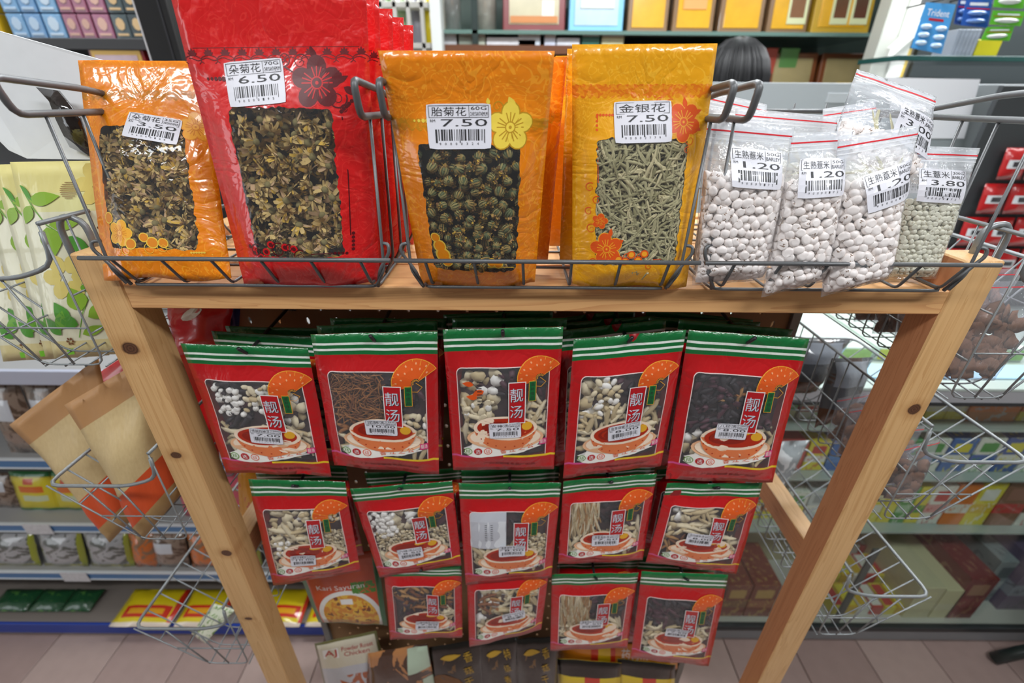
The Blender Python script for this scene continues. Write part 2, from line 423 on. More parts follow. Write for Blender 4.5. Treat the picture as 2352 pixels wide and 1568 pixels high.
# ------------------------------------------------------------ bags
def sstep(a, b, x):
    t = min(1, max(0, (x - a) / (b - a))); return t * t * (3 - 2 * t)
class Bag:
    """a flexible packet spanned between four corner points, with bulge, seams and wrinkles"""
    def __init__(s, name, label, cat, quad, T=.010, Tb=.008, mode='pouch', seed=0, wr=.0012, group=None, bow=0.0, waist=0, root=True, botwave=0, zrest=None):
        s.q = [Vector(p) for p in quad]; TL, TR, BR, BL = s.q
        s.W = ((TR - TL).length + (BR - BL).length) / 2; s.H = ((TL - BL).length + (TR - BR).length) / 2
        n = (TR - TL + BR - BL).cross(TL - BL + TR - BR).normalized(); s.n = -n if n.y > 0 else n
        s.T, s.Tb, s.mode, s.seed, s.wr, s.bow, s.waist, s.bw = T, Tb, mode, seed, wr, bow, waist, botwave
        s.rr = random.Random(seed)
        base = (BL + BR) / 2
        s.root = thing(name, label, cat, tuple(base), group) if root else None
    def prof(s, u, v):
        uu = abs(2 * u - 1)
        if s.mode == 'pouch': g = sstep(.87, .55, v) * (.45 + .55 * sstep(0, .12, v)); e = max(0, 1 - (uu / .93) ** 3.5); 
        elif s.mode == 'zip': g = sstep(.93, .62, v) * sstep(-.02, .10, v) * (.8 + .2 * math.sin(3 * v + s.seed)); e = max(0, 1 - (uu / .985) ** 3) ** .6
        elif s.mode == 'soup': g = sstep(.86, .72, v) * sstep(.02, .13, v); e = max(0, 1 - (uu / .92) ** 5)
        else: g = sstep(.99, .75, v) * sstep(.01, .25, v); e = max(0, 1 - (uu / .97) ** 3)
        return g * e
    def S(s, u, v, d=0, flat=0, back=False):
        TL, TR, BR, BL = s.q
        cu = min(1, max(0, u)); cv = min(1, max(0, v))
        vv = v - s.bw * math.sin(u * 9.4 + s.seed) * max(0, 1 - v * 4)
        uu = u
        if s.waist: uu = .5 + (u - .5) * (1 - s.waist * math.sin(math.pi * cv))
        p = BL.lerp(BR, uu).lerp(TL.lerp(TR, uu), vv)
        b = s.prof(cu, cv)
        h = b * (-s.Tb if back else s.T)
        nz = noise.noise(Vector((u * 3.1 + s.seed * 7.3, v * 4.3, s.seed))) * .6 + noise.noise(Vector((u * 8 + 3 + s.seed, v * 9, s.seed))) * .3
        rip = math.sin(u * 13 + s.seed * 2 + v * 3) * .35
        h2 = s.wr * (nz + rip * (1 - cv * .4)) * (1 if not back else .6) * (1 - .75 * flat)
        bw = s.bow * (math.sin(math.pi * cv) + .6 * (cu - .5) * 2 * (cv - .5))
        return p + s.n * (h + h2 + bw + d)
    def uv(s, px, py):
        u = v = .5
        for _ in range(12):
            x, y = proj(s.S(u, v)); e = 1e-3
            xu, yu = proj(s.S(u + e, v)); xv, yv = proj(s.S(u, v + e))
            a, b, c, d = (xu - x) / e, (xv - x) / e, (yu - y) / e, (yv - y) / e; D = a * d - b * c
            rx, ry = px - x, py - y
            u += (d * rx - b * ry) / D; v += (-c * rx + a * ry) / D
            u = min(1.3, max(-.3, u)); v = min(1.3, max(-.3, v))
        return u, v
    def body(s, mf, mb_, nx=22, ny=28, name='body', parent=None):
        m = MB(); uv = []
        for back in (False, True):
            b0 = len(m.v)
            for j in range(ny + 1):
                for i in range(nx + 1):
                    u, v = i / nx, j / ny
                    d = 0 if not back else -.0005
                    m.v.append(tuple(s.S(u, v, d, back=back))); uv.append((u, v))
            for j in range(ny):
                for i in range(nx):
                    a = b0 + j * (nx + 1) + i
                    f = (a, a + 1, a + nx + 2, a + nx + 1)
                    m.f.append(f if not back else f[::-1]); m.m.append(1 if back else 0)
        N = (nx + 1) * (ny + 1)
        for i in range(nx):
            m.f.append((i, N + i, N + i + 1, i + 1)); m.m.append(1); k = ny * (nx + 1) + i
            m.f.append((k, k + 1, N + k + 1, N + k)); m.m.append(1)
        for j in range(ny):
            a = j * (nx + 1); b = a + nx + 1; m.f.append((a, b, N + b, N + a)); m.m.append(1)
            a += nx; b += nx; m.f.append((a, N + a, N + b, b)); m.m.append(1)
        return m.build(name, [mf, mb_], parent or s.root, True, uv=uv)
    def art(s, a, name='printed_artwork', c=(.5, .5), eps=.0002):
        return a.build(name, s.root, lambda x, y, d: s.S(c[0] + x / s.W, c[1] + y / s.H, d), eps)
    def clamp(s, V, gap=.0007):
        """push loose contents back inside the film"""
        TL, TR, BR, BL = [np.array(p) for p in s.q]; n = np.array(s.n); nu, nv = 26, 34
        g = np.zeros((nv + 1, nu + 1)); gb = np.zeros((nv + 1, nu + 1))
        for j in range(nv + 1):
            for i in range(nu + 1):
                u, v = i / nu, j / nv; P = (s.q[3].lerp(s.q[2], u)).lerp(s.q[0].lerp(s.q[1], u), v)
                g[j, i] = (s.S(u, v) - P).dot(s.n); gb[j, i] = (s.S(u, v, back=True) - P).dot(s.n)
        e1 = (BR - BL + TR - TL); e1 /= np.linalg.norm(e1); e2 = np.cross(n, e1)
        d = V - BL; x, y = d @ e1, d @ e2
        q = lambda w: ((w - BL) @ e1, (w - BL) @ e2)
        bx, by = q(BR); tx, ty = q(TL); rx, ry = q(TR); u = np.full(len(V), .5); v = np.full(len(V), .5)
        cx, cy = rx - bx - tx, ry - by - ty
        for _ in range(6):
            fx = bx * u + tx * v + cx * u * v - x; fy = by * u + ty * v + cy * u * v - y
            a, b, c, e = bx + cx * v, tx + cx * u, by + cy * v, ty + cy * u; D = a * e - b * c
            u = u - (e * fx - b * fy) / D; v = v - (-c * fx + a * fy) / D
        uc, vc = np.clip(u, .04, .96), np.clip(v, .018, .97)
        P = lambda u, v: (BL * (1 - u)[:, None] + BR * u[:, None]) * (1 - v)[:, None] + (TL * (1 - u)[:, None] + TR * u[:, None]) * v[:, None]
        h = ((V - P(u, v)) @ n)
        gx, gy = uc * nu, vc * nv; i0, j0 = np.minimum(gx.astype(int), nu - 1), np.minimum(gy.astype(int), nv - 1); fx, fy = gx - i0, gy - j0
        def smp(G): return (G[j0, i0] * (1 - fx) + G[j0, i0 + 1] * fx) * (1 - fy) + (G[j0 + 1, i0] * (1 - fx) + G[j0 + 1, i0 + 1] * fx) * fy
        top, bot = smp(g) - gap, smp(gb) + gap * .5
        over = np.maximum(h - top, 0); h2 = np.where(h > top, top - np.minimum(over * .12, .0012), h); h2 = np.maximum(h2, np.minimum(bot, top - .0001))
        return P(uc, vc) + h2[:, None] * n
    def local(s, px, py, c=(.5, .5)):
        u, v = s.uv(px, py); return ((u - c[0]) * s.W, (v - c[1]) * s.H)

# ------------------------------------------------------------ loose contents (numpy instancing into one mesh)
def t_sphere(nu=8, nv=6, groove=0):
    v = [(0, 0, 1)]; 
    for j in range(1, nv):
        a = math.pi * j / nv
        for k in range(nu): b = 2 * math.pi * k / nu; v.append((math.sin(a) * math.cos(b), math.sin(a) * math.sin(b), math.cos(a)))
    v.append((0, 0, -1)); f = []
    for k in range(nu):
        f.append((0, 1 + k, 1 + (k + 1) % nu)); e = 1 + (nv - 2) * nu; f.append((len(v) - 1, e + (k + 1) % nu, e + k))
        for j in range(nv - 2): a = 1 + j * nu; b = a + nu; k2 = (k + 1) % nu; f += [(a + k, b + k, b + k2), (a + k, b + k2, a + k2)]
    v = np.array(v); m = np.zeros(len(f), int)
    if groove:
        d = np.exp(-(v[:, 1] / .28) ** 2) * (v[:, 0] > 0) * np.clip(v[:, 0], 0, 1)
        v[:, 0] -= d * groove
        fc = v[np.array(f)].mean(1); m[(np.abs(fc[:, 1]) < .16) & (fc[:, 0] > .15) & (np.abs(fc[:, 2]) < .75)] = 1
    return v, np.array(f), m
def t_ribbons(n, rr, kind):
    """dried chrysanthemum: a small calyx and many curled petals"""
    V, Fc, M = [], [], []
    def strip(pts, wd, mi):
        b = len(V); 
        for i, (p, side) in enumerate(pts): ww = wd * (1 - .7 * abs(i / (len(pts) - 1) - .45)); V.append(p + side * ww); V.append(p - side * ww)
        for i in range(len(pts) - 1): a = b + 2 * i; Fc.extend([(a, a + 1, a + 3), (a, a + 3, a + 2)]); M.extend([mi, mi])
    sv, sf, sm = t_sphere(7, 5)
    r = .30 if kind == 'flower' else .60
    b = len(V); V.extend([x * np.array([r, r, r * (.7 if kind == 'flower' else 1.0)]) for x in sv]); Fc.extend([tuple(i + b for i in t) for t in sf]); M.extend([4 if kind == 'flower' else 3] * len(sf))
    for k in range(n):
        a = rr.uniform(0, 6.283); el = rr.uniform(-.1, 1.4) if kind == 'flower' else rr.uniform(.1, 1.45)
        d = np.array([math.cos(a) * math.cos(el), math.sin(a) * math.cos(el), math.sin(el)])
        side = np.cross(d, [0, 0, 1]); side /= np.linalg.norm(side) + 1e-6
        side = side + rr.uniform(-.6, .6) * np.cross(side, d)
        L = rr.uniform(.55, .95) if kind == 'flower' else rr.uniform(.4, .7); curl = rr.uniform(-.9, 1.6); up = np.array([0, 0, 1.0])
        pts = []; p = d * r * .6
        for i in range(4):
            pts.append((p.copy(), side)); dd = d + (up * curl + np.array([rr.uniform(-.4, .4) for _ in range(3)])) * i / 3; dd /= np.linalg.norm(dd); p = p + dd * L / 3.2
        strip(pts, rr.uniform(.09, .19), rr.choice((0, 0, 0, 1, 5, 2)))
    if kind == 'bud':
        for k in range(12):  # dark sepals hugging the bud
            a = 6.283 * k / 12; pts = []
            for i in range(5):
                el = -1.3 + i * .55; p = np.array([math.cos(a) * math.cos(el), math.sin(a) * math.cos(el), math.sin(el)]) * (r + .06)
                pts.append((p, np.array([-math.sin(a), math.cos(a), 0])))
            strip(pts, .11, rr.choice((3, 4, 4, 1)))
    return np.array(V), np.array(Fc), np.array(M)
def t_strand(rr, n=6, r=.055, sides=5, bend=.5, club=0.0):
    V = []; p = np.array([0, 0, -.5]); d = np.array([0, 0, 1.0]); c = np.array([rr.uniform(-1, 1), rr.uniform(-1, 1), 0]) * bend
    for i in range(n):
        rad = r * (math.sin(math.pi * (i + .35) / n) * .7 + .3) * (1 + club * (i / n) ** 3 * 2)
        x = np.cross(d, [0, 1, .1]); x /= np.linalg.norm(x); y = np.cross(d, x)
        for k in range(sides): a = 6.283 * k / sides; V.append(p + (x * math.cos(a) + y * math.sin(a)) * rad)
        p = p + d / (n - 1); d = d + c / n * 1.4 + np.array([rr.uniform(-1, 1), rr.uniform(-1, 1), 0]) * bend * .25; d /= np.linalg.norm(d)
    V = np.array(V); f = []
    for i in range(n - 1):
        for k in range(sides): a = i * sides + k; b = i * sides + (k + 1) % sides; f += [(a, b, b + sides), (a, b + sides, a + sides)]
    return V, np.array(f), np.zeros(len(f), int)
def t_slice(rr, n=9, wav=.16):
    V = [(0, 0, .05)]; 
    for k in range(n): a = 6.283 * k / n; e = rr.uniform(.8, 1.1); V.append((math.cos(a) * e, math.sin(a) * e * .8, rr.uniform(-wav, wav)))
    for k in range(n): V.append((V[1 + k][0], V[1 + k][1], V[1 + k][2] - .14))
    f = [(0, 1 + k, 1 + (k + 1) % n) for k in range(n)]
    for k in range(n): a, b = 1 + k, 1 + (k + 1) % n; f += [(a, a + n, b + n), (a, b + n, b)]
    return np.array(V, float), np.array(f), np.array([0] * n + [1] * (2 * n))
def rotm(rr, tilt=1.0, bag=None):
    if isinstance(tilt, str):
        x = (bag.q[2] - bag.q[3]).normalized(); n = bag.n; y = n.cross(x); B = np.array([list(x), list(y), list(n)]).T
        k = .35
        if tilt == 'lay': return B @ np.array((Matrix.Rotation(rr.uniform(0, 6.28), 3, 'Z') @ Matrix.Rotation(math.pi / 2 + rr.uniform(-.25, .25), 3, 'X') @ Matrix.Rotation(rr.uniform(0, 6.28), 3, 'Z')))
        if tilt == 'up': return B @ np.array((Matrix.Rotation(rr.uniform(-.2, .2), 3, 'Z') @ Matrix.Rotation(math.pi / 2, 3, 'X') @ Matrix.Rotation(rr.uniform(0, 6.28), 3, 'Z')))
        return B @ np.array(Euler((rr.uniform(-k, k), rr.uniform(-k, k), rr.uniform(0, 6.28))).to_matrix())
    return np.array(Euler((rr.uniform(-math.pi, math.pi) * tilt, rr.uniform(-math.pi, math.pi) * tilt, rr.uniform(-math.pi, math.pi))).to_matrix())
class Heap:
    def __init__(s): s.V = []; s.F = []; s.M = []; s.n = 0
    def put(s, t, loc, sc, rot, mi=None, off=0):
        v, f, m = t; v = (v * np.array(sc)) @ rot.T + np.array(loc); s.V.append(v); s.F.append(f + s.n); s.n += len(v)
        s.M.append(np.full(len(f), mi) if mi is not None else m + off)
    def build(s, name, mats, parent, label=None, bag=None):
        if not s.V: return
        V = np.vstack(s.V)
        if bag is not None: V = bag.clamp(V)
        V = V - np.array(parent['_w']); Fc = np.vstack(s.F); M = np.concatenate(s.M)
        me = bpy.data.meshes.new(name); me.vertices.add(len(V)); me.vertices.foreach_set('co', V.astype(np.float32).ravel())
        me.loops.add(len(Fc) * 3); me.loops.foreach_set('vertex_index', Fc.astype(np.int32).ravel())
        me.polygons.add(len(Fc)); me.polygons.foreach_set('loop_start', np.arange(0, len(Fc) * 3, 3, dtype=np.int32))
        for m in mats: me.materials.append(m)
        me.polygons.foreach_set('material_index', M.astype(np.int32)); me.polygons.foreach_set('use_smooth', np.ones(len(Fc), bool))
        me.update(); me.validate()
        o = bpy.data.objects.new(name, me); COL.objects.link(o); o.parent = parent; o['kind'] = 'stuff'
        if label: o['label'] = label
        return o
def fill(bag, hp, reg, size, temps, layers=2, scale=(1, 1, 1), tilt=1.0, jit=.35, dens=1.0, mi=None, sj=.15, d0=.5, off=0, step=.8, top=None):
    u0, u1, v0, v1 = reg; rr = bag.rr; W, H = bag.W, bag.H
    su, sv = size * dens / W, size * dens * .87 / H
    for L in range(layers):
        j = 0; v = v0 + (L % 2) * sv / 2
        while v < v1:
            u = u0 + (j % 2) * su / 2 + (L % 2) * su / 3
            while u < u1:
                uu, vv = u + rr.uniform(-jit, jit) * su, v + rr.uniform(-jit, jit) * sv; u += su
                if top and vv > top(uu): continue
                k = size * (1 + rr.uniform(-sj, sj)) * .5
                pr = bag.prof(min(1, max(0, uu)), min(1, max(0, vv))); th = pr * (bag.T + bag.Tb)
                if th < size * .55: continue
                dep = min(size * (d0 + step * L), th - size * .3) + rr.uniform(-.1, .1) * size
                hp.put(rr.choice(temps), bag.S(uu, vv, -dep, flat=1), (k * scale[0], k * scale[1], k * scale[2]), rotm(rr, tilt, bag), mi, off)
            v += sv; j += 1

def Q(TL, TR, BR, BL, dt, db=None):
    db = dt if db is None else db
    return [at(*TL, dt), at(*TR, dt), at(*BR, db), at(*BL, db)]

def atz(px, py, z):
    d = CM.to_3x3() @ Vector(((px - CX) / F, -(py - CY) / F, -1)); o = CM.translation
    return o + d * ((z - o.z) / d.z)
def stand(x0, x1, ytop, ybot, z, lean=.02, ymin=0, Y=None):
    """upright rectangle standing on height z whose foot shows at ybot"""
    xm = (x0 + x1) / 2; yb = (ytop + ybot) / 2
    D = Y if Y is not None else max(ymin, atz(xm, ybot, z).y)
    a, b = at(x0, yb, D).x, at(x1, yb, D).x; zt = at(xm, ytop, D + lean).z
    return [Vector((a, D + lean, zt)), Vector((b, D + lean, zt)), Vector((b, D, z)), Vector((a, D, z))]

# ------------------------------------------------------------ setting
TS = .22
fl = MB(); fl.box((-3.6, -2.4, -.05), (3.6, 4.4, -.004)); floor = fl.build('floor', plain('6f5f58', .8), origin=(0, 0, 0)); struct(floor)
tm = [plain('a08a84', .35, nz=.12, nscale=30), plain('9a847e', .36, nz=.12, nscale=26), plain('a8938c', .34, nz=.1, nscale=34)]
tp = {}
for i in range(-15, 16):
    for j in range(-4, 5):
        k = (i * 7 + j * 3) % 3
        if k not in tp:
            b = MB(); b.box((.0015, .0015, -.004), (TS - .0015, TS - .0015, .002), bev=.0012); tp[k] = b.build('tile', tm[k], floor)
            t = tp[k]
        else: t = tp[k].copy(); COL.objects.link(t)
        t.location = (i * TS + .05, .655 + j * TS - 2 * TS + .0, 0)
for nm, a, b in (('wall_left', (-3.7, -2.4, 0), (-3.6, 4.4, 3)), ('wall_right', (3.6, -2.4, 0), (3.7, 4.4, 3)), ('wall_back', (-3.7, 4.4, 0), (3.7, 4.5, 3)), ('wall_front', (-3.7, -2.5, 0), (3.7, -2.4, 3))):
    m = MB(); m.box(a, b); struct(m.build(nm, plain('7c7974' if nm == 'wall_front' else 'e6e6e0', .8), origin=a))
dr = MB(); dr.box((-3.598, -1.5, 0), (-3.57, -1.45, 2.4)); dr.box((-3.598, -.35, 0), (-3.57, -.30, 2.4)); dr.box((-3.598, -1.5, 2.4), (-3.57, -.30, 2.46)); struct(dr.build('added_doorway_1', plain('c8ccd0', .4), origin=(-3.6, -.9, 0)))  # unseen door frame, added round the side glare light
m = MB(); m.box((-3.7, -2.5, CEIL), (3.7, 4.5, CEIL + .08)); struct(m.build('ceiling', plain('eeeeea', .8), origin=(0, 0, CEIL)))
for i, (lx, ly, e) in enumerate(LIGHTS):
    t = thing('ceiling_light', 'white batten ceiling light of two tubes, unit %s of the %s row' % (('on the left', 'on the right') if i < 2 else (('on the left', 'in the middle', 'on the right')[i - 2] if i < 5 else ('on the left', 'on the right')[i - 5], '')) if False else ['white batten light on the ceiling behind the camera to the left', 'white batten light on the ceiling behind the camera to the right', 'white batten light above the left shelving', 'white batten light above the middle of the shop', 'white batten light above the glass counter', 'white batten light at the back left of the shop', 'white batten light at the back right of the shop'][i], 'light', (lx, ly, CEIL))
    m = MB(); m.box((lx - .62, ly - .1, CEIL - .05), (lx + .62, ly + .1, CEIL)); m.build('housing', plain('f0f0ee', .5), t)
    for s in (-.05, .05):
        m = MB(); m.tube([(lx - .6, ly + s, CEIL - .067), (lx + .6, ly + s, CEIL - .067)], .013, 8); m.build('tube', plain('fafcff', .3), t)

# ------------------------------------------------------------ wooden rack
XL0, XL1, XR0, XR1 = -.466, -.423, .475, .518
YF, YB, ZT = .462, .80, 1.434
WA, WB = 'dcb27c', 'b0793f'
kn = [((XL0 + .022, YF, at(345, 800, YF).z), .011, .009), ((XL0 + .02, YF, at(388, 1045, YF).z), .008, .006), ((XL1 - .012, YF, at(540, 1270, YF).z), .009, .007), ((XL0 + .02, YF, at(548, 1420, YF).z), .007, .004),
      ((at(2100, 940, YF).x, YF, at(2100, 940, YF).z), .0085, .0085), ((at(1800, 1370, YF).x + .006, YF, at(1760, 1440, YF).z), .003, .003)]
wood_v = wood_mat('pine_upright', 2, WA, WB, kn); wood_r = wood_mat('pine_upright_red_side', 2, WA, WB, kn, 1); wood_h = wood_mat('pine_rail', 0, 'dcab74', 'a8683a'); wood_y = wood_mat('pine_shaded_side', 1, WA, WB, (), 1)  # stretcher side faces carry their inner shading as a darker, redder colour
rack = thing('wooden_display_rack', 'freestanding pine display rack with perforated board and shelf on top', 'display rack', (.026, .62, 0))
for x0, x1 in ((XL0, XL1), (XR0, XR1)):
    for y0 in (YF, YB):
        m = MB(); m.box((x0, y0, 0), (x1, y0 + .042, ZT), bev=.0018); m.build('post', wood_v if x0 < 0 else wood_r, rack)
for z0, z1, ny in ((1.372, 1.400, 1), (.16, .205, 0)):
    for y0 in ((YF + .0005, YB + .014) if ny else (.60, )):
        m = MB(); m.box((XL1 - (.0 if ny else 0), y0, z0), (XR0, y0 + .028, z1), bev=.0012); m.build('rail', wood_h, rack)
for x0, x1 in ((XL0 + .006, XL1 - .006), (XR0 + .006, XR1 - .006)):
    for z0 in (1.368, .905):
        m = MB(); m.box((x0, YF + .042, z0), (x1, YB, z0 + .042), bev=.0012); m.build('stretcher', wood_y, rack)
for k in range(6):
    y0 = .492 + k * .0515; m = MB(); m.box((XL1, y0, 1.382), (XR0, y0 + .048, 1.399), bev=.001); m.build('shelf_board', wood_h, rack)
# perforated board with real holes
pb = MB(); P0, P1, PY = -.405, .402, .600; pit = .0212 * 2; nx = 19; nz_ = 26; px0 = P0; pz0 = 1.345
def cell(m, x0, x1, z0, z1, y, hw, hh):
    cx, cz = (x0 + x1) / 2, (z0 + z1) / 2; n = 8; ring = []; out = []
    for k in range(n):
        a = math.pi / 8 + k * math.pi / 4
        ring.append((cx + hw * math.cos(a) * 1.05, y, cz + hh * math.sin(a) * 1.05))
        c, s_ = math.cos(a), math.sin(a); q = 1 / max(abs(c), abs(s_))
        out.append((cx + c * q * (x1 - x0) / 2, y, cz + s_ * q * (z1 - z0) / 2))
    back = [(p[0], y + .004, p[2]) for p in ring]; cr = [(x0, y, z0), (x1, y, z0), (x1, y, z1), (x0, y, z1)]
    vs = ring + out + back + cr
    fs = [(k, (k + 1) % 8, 8 + (k + 1) % 8, 8 + k) for k in range(8)] + [(k, 16 + k, 16 + (k + 1) % 8, (k + 1) % 8) for k in range(8)]
    fs += [(24 + 2, 8 + 0, 8 + 1), (24 + 3, 8 + 2, 8 + 3), (24 + 0, 8 + 4, 8 + 5), (24 + 1, 8 + 6, 8 + 7)]
    m.add(vs, fs, 0)
cw = (P1 - P0) / nx; ch = .0212
for j in range(52):
    for i in range(nx):
        off = (j % 2) * cw / 2; x0 = P0 + i * cw + off; z1 = 1.345 - j * ch
        if x0 + cw > P1 + 1e-6: continue
        cell(pb, x0, x0 + cw, z1 - ch, z1, PY, .0028, .0062 if j < 6 else .0034)
    xs = (P1 - cw / 2, P1) if j % 2 == 0 and False else ((P0, P0 + cw / 2) if j % 2 else None)
    z1 = 1.345 - j * ch
    if j % 2: pb.add([(P0, PY, z1 - ch), (P0 + cw / 2, PY, z1 - ch), (P0 + cw / 2, PY, z1), (P0, PY, z1)], [(0, 1, 2, 3)]); pb.add([(P1 - cw / 2, PY, z1 - ch), (P1, PY, z1 - ch), (P1, PY, z1), (P1 - cw / 2, PY, z1)], [(0, 1, 2, 3)])
zb = 1.345 - 52 * ch
pb.add([(P0, PY, 1.345), (P1, PY, 1.345), (P1, PY, 1.372), (P0, PY, 1.372)], [(0, 1, 2, 3)])
pb.build('perforated_board', plain('9a7450', .6, nz=.12), rack)
for x0 in (P0 - .014, P1):
    m = MB(); m.box((x0, PY - .006, zb), (x0 + .014, PY + .02, 1.372), bev=.001); m.build('board_frame', plain('8b8c8c', .45, .5), rack)
m = MB(); m.box((P0, PY + .001, .16), (P1, PY + .004, zb)); m.build('board_foot', plain('9a7450', .6), rack)

# ------------------------------------------------------------ wire baskets on the shelf
WIRE = plain('66686a', .42, .35, nz=.1, nscale=300); WIREL = plain('868a8c', .42, .35, nz=.15, nscale=200); WIRED = plain('5d605f', .45, .4)
def wire(parent, pts, r=.0016, mat=WIRE, name='wire', rd=.006, closed=False, label=None):
    m = MB(); m.tube(pts, r, 6, closed=closed, round_=rd); o = m.build(name, mat, parent, True)
    return o
def top_basket(xa, xb, label, rail=(0, 0)):
    t = thing('wire_basket', label, 'basket', ((xa + xb) / 2, .56, 1.404), 'wire baskets on the top shelf')
    zb, y0, y1, zr, zs = 1.4045, .452, .735, 1.440, 1.566
    wire(t, [(xa + .014, y0, zb), (xb - .014, y0, zb), (xb - .014, y1, zb), (xa + .014, y1, zb)], .0019, name='base_frame', closed=True, rd=.012)
    wire(t, [(xa - .008 + rail[0], .430, zr), (xb + .008 + rail[1], .430, zr)], .0023, name='front_rail', rd=0)
    n = 5; zf = zb + .003
    for i in range(n + 1):
        x = xa + .022 + (xb - xa - .044) * i / n
        wire(t, [(x, .4305, zr), (x + .002, y0 - .001, zf), (x + .002, y1, zf), (x + .002, y1 + .004, zs + .012)])
    for y in (.50, .56, .62, .68): wire(t, [(xa + .012, y, zf + .003), (xb - .012, y, zf + .003)], rd=0)
    for z in (1.46, 1.52): wire(t, [(xa, y1 + .006, z), (xb, y1 + .006, z)], rd=0)
    for s, x in ((1, xa), (-1, xb)):
        ys = (.447, .487, .527, .567, .607, .647, .687)
        for k, y in enumerate(ys):
            wire(t, [(x + s * .014, y, zf), (x + s * .004, y, zb + .02), (x, y + .004, zs)], .0016)
        wire(t, [(x + s * .014, y0 + .0, zb), (x + s * .008, .446, 1.425), (x + s * .0, .446, 1.437), (x - s * .004, .4445, 1.444), (x - s * .004, .446, 1.452), (x + s * .004, .449, 1.452)], .0018, name='hook', rd=.004)
    # thick carrying rim: a flat loop on both sides joined round the back
    loop = []
    for x in (xa, xb):
        s = 1 if x == xa else -1
        pts = [(x, .735, zs + .001), (x, .430, zs - .0015), (x - s * .001, .420, zs + .022), (x, .735, zs + .006)]
        if s == 1:
            pts = [(x, .735, zs), (x, .424, zs), (x, .416, zs + .0275), (x, .50, zs + .0205), (x, .60, zs + .004), (x, .735, zs + .004)]
        else:
            pts = [(x, .735, zs), (x, .424, zs), (x, .416, zs + .0275), (x, .50, zs + .0205), (x, .60, zs + .004), (x, .735, zs + .004)]
        wire(t, pts, .0031, name='rim', rd=.009)
    wire(t, [(xa, .735, zs + .002), (xb, .735, zs + .002)], .0031, name='rim', rd=0)
    return t
top_basket(-.417, -.128, 'grey wire basket holding the small orange and the red pouches', (.0, .0))
top_basket(-.108, .176, 'grey wire basket in the middle holding two orange pouches')
top_basket(.1965, .470, 'grey wire basket on the right holding clear barley bags')

# ------------------------------------------------------------ baskets hung on the rack's sides
def side_basket(s, ztop, label, mat, xo, x_in, ya=.452, yb=.80, drop=.105, group='wire baskets on the rack side'):
    t = thing('hanging_wire_basket', label, 'basket', (s * (x_in + xo) / 2, .62, ztop - drop), 'side wire baskets')
    X0, X1 = s * x_in, s * xo; Xb = s * (x_in + (xo - x_in) * .42); zb = ztop - drop
    zh = ztop + .01
    wire(t, [(X0, ya, ztop + .05), (X0 + s * .004, ya, zh + .005), (X0 + s * .05, ya, ztop + .0), (X1, ya, ztop), (X1, yb, ztop), (X0 + s * .05, yb, ztop), (X0, yb, zh), (X0, yb, ztop + .05)], .0026, mat, 'rim', rd=.018)
    wire(t, [(X0, ya, zh + .048), (X0, yb, zh + .048)], .0024, mat, 'back_rail', rd=0)
    n = 11
    for i in range(n + 1):
        y = ya + (yb - ya) * i / n
        wire(t, [(X1, y, ztop), (Xb, y, zb), (X0, y, zb), (X0, y, zh + .046)], .00115, mat, rd=.014)
    for q in (.33, .66): x = X1 + (Xb - X1) * q; z = ztop + (zb - ztop) * q; wire(t, [(x, ya, z), (x, yb, z)], .00115, mat, rd=0)
    for q in (0, .33, .66, 1): x = Xb + (X0 - Xb) * q; wire(t, [(x, ya, zb - .002), (x, yb, zb - .002)], .00115, mat, rd=0)
    for q in (.35, .75): z = zb + (zh - zb) * q; wire(t, [(X0, ya, z), (X0, yb, z)], .00115, mat, rd=0)
    for y in (ya, yb):
        for q in (.3, .6): xx = X1 + (X0 - X1) * q; wire(t, [(xx, y, ztop), (Xb if q < .5 else Xb * .5 + X0 * .5, y, zb)], .00115, mat, rd=0)
        wire(t, [(X0, y, zb + drop * .45), (s * (abs(Xb) + (xo - x_in) * .25), y, zb + drop * .45)], .00115, mat, rd=0)
    return t
def rimz(px, py, Y=.452): return at(px, py, Y).z
side_basket(-1, rimz(40, 640), 'grey wire side basket holding green leaf print pouches', WIREL, .640, .472)
side_basket(-1, rimz(122, 1115), 'grey wire side basket holding two brown paper pouches', WIREL, .632, .472)
side_basket(-1, rimz(312, 1443), 'lowest grey wire side basket by the left post, above the floor tiles', WIREL, .640, .472)
side_basket(1, 1.403, 'white wire side basket holding the upper bags of brown slices', WIREL, .67, .524, drop=.135)
side_basket(1, rimz(2350, 1062), 'white wire side basket holding the lower bags of brown slices', WIREL, .678, .524)
side_basket(1, rimz(2130, 1370), 'empty white wire side basket low on the right post', WIREL, .672, .524)
for px, s in ((180, -1), (2300, 1)):
    c = at(px, 560, .475); x = s * .493 if s > 0 else -.447
    t = thing('basket_hook', 'bent steel hook over the top of the %s rack post' % ('right' if s > 0 else 'left'), 'hook', (x, .488, ZT))
    m = MB(); dx = s * .013; z0 = ZT
    m.tube([(x + dx, .49, z0 - .01), (x + dx, .49, z0 + .028), (x + dx + s * .022, .49, z0 + .034), (x + dx + s * .030, .49, z0 + .02), (x + dx + s * .028, .49, z0 - .05)], .0033, 8, round_=.014)
    m.build('bent_wire', WIREL, t, True)

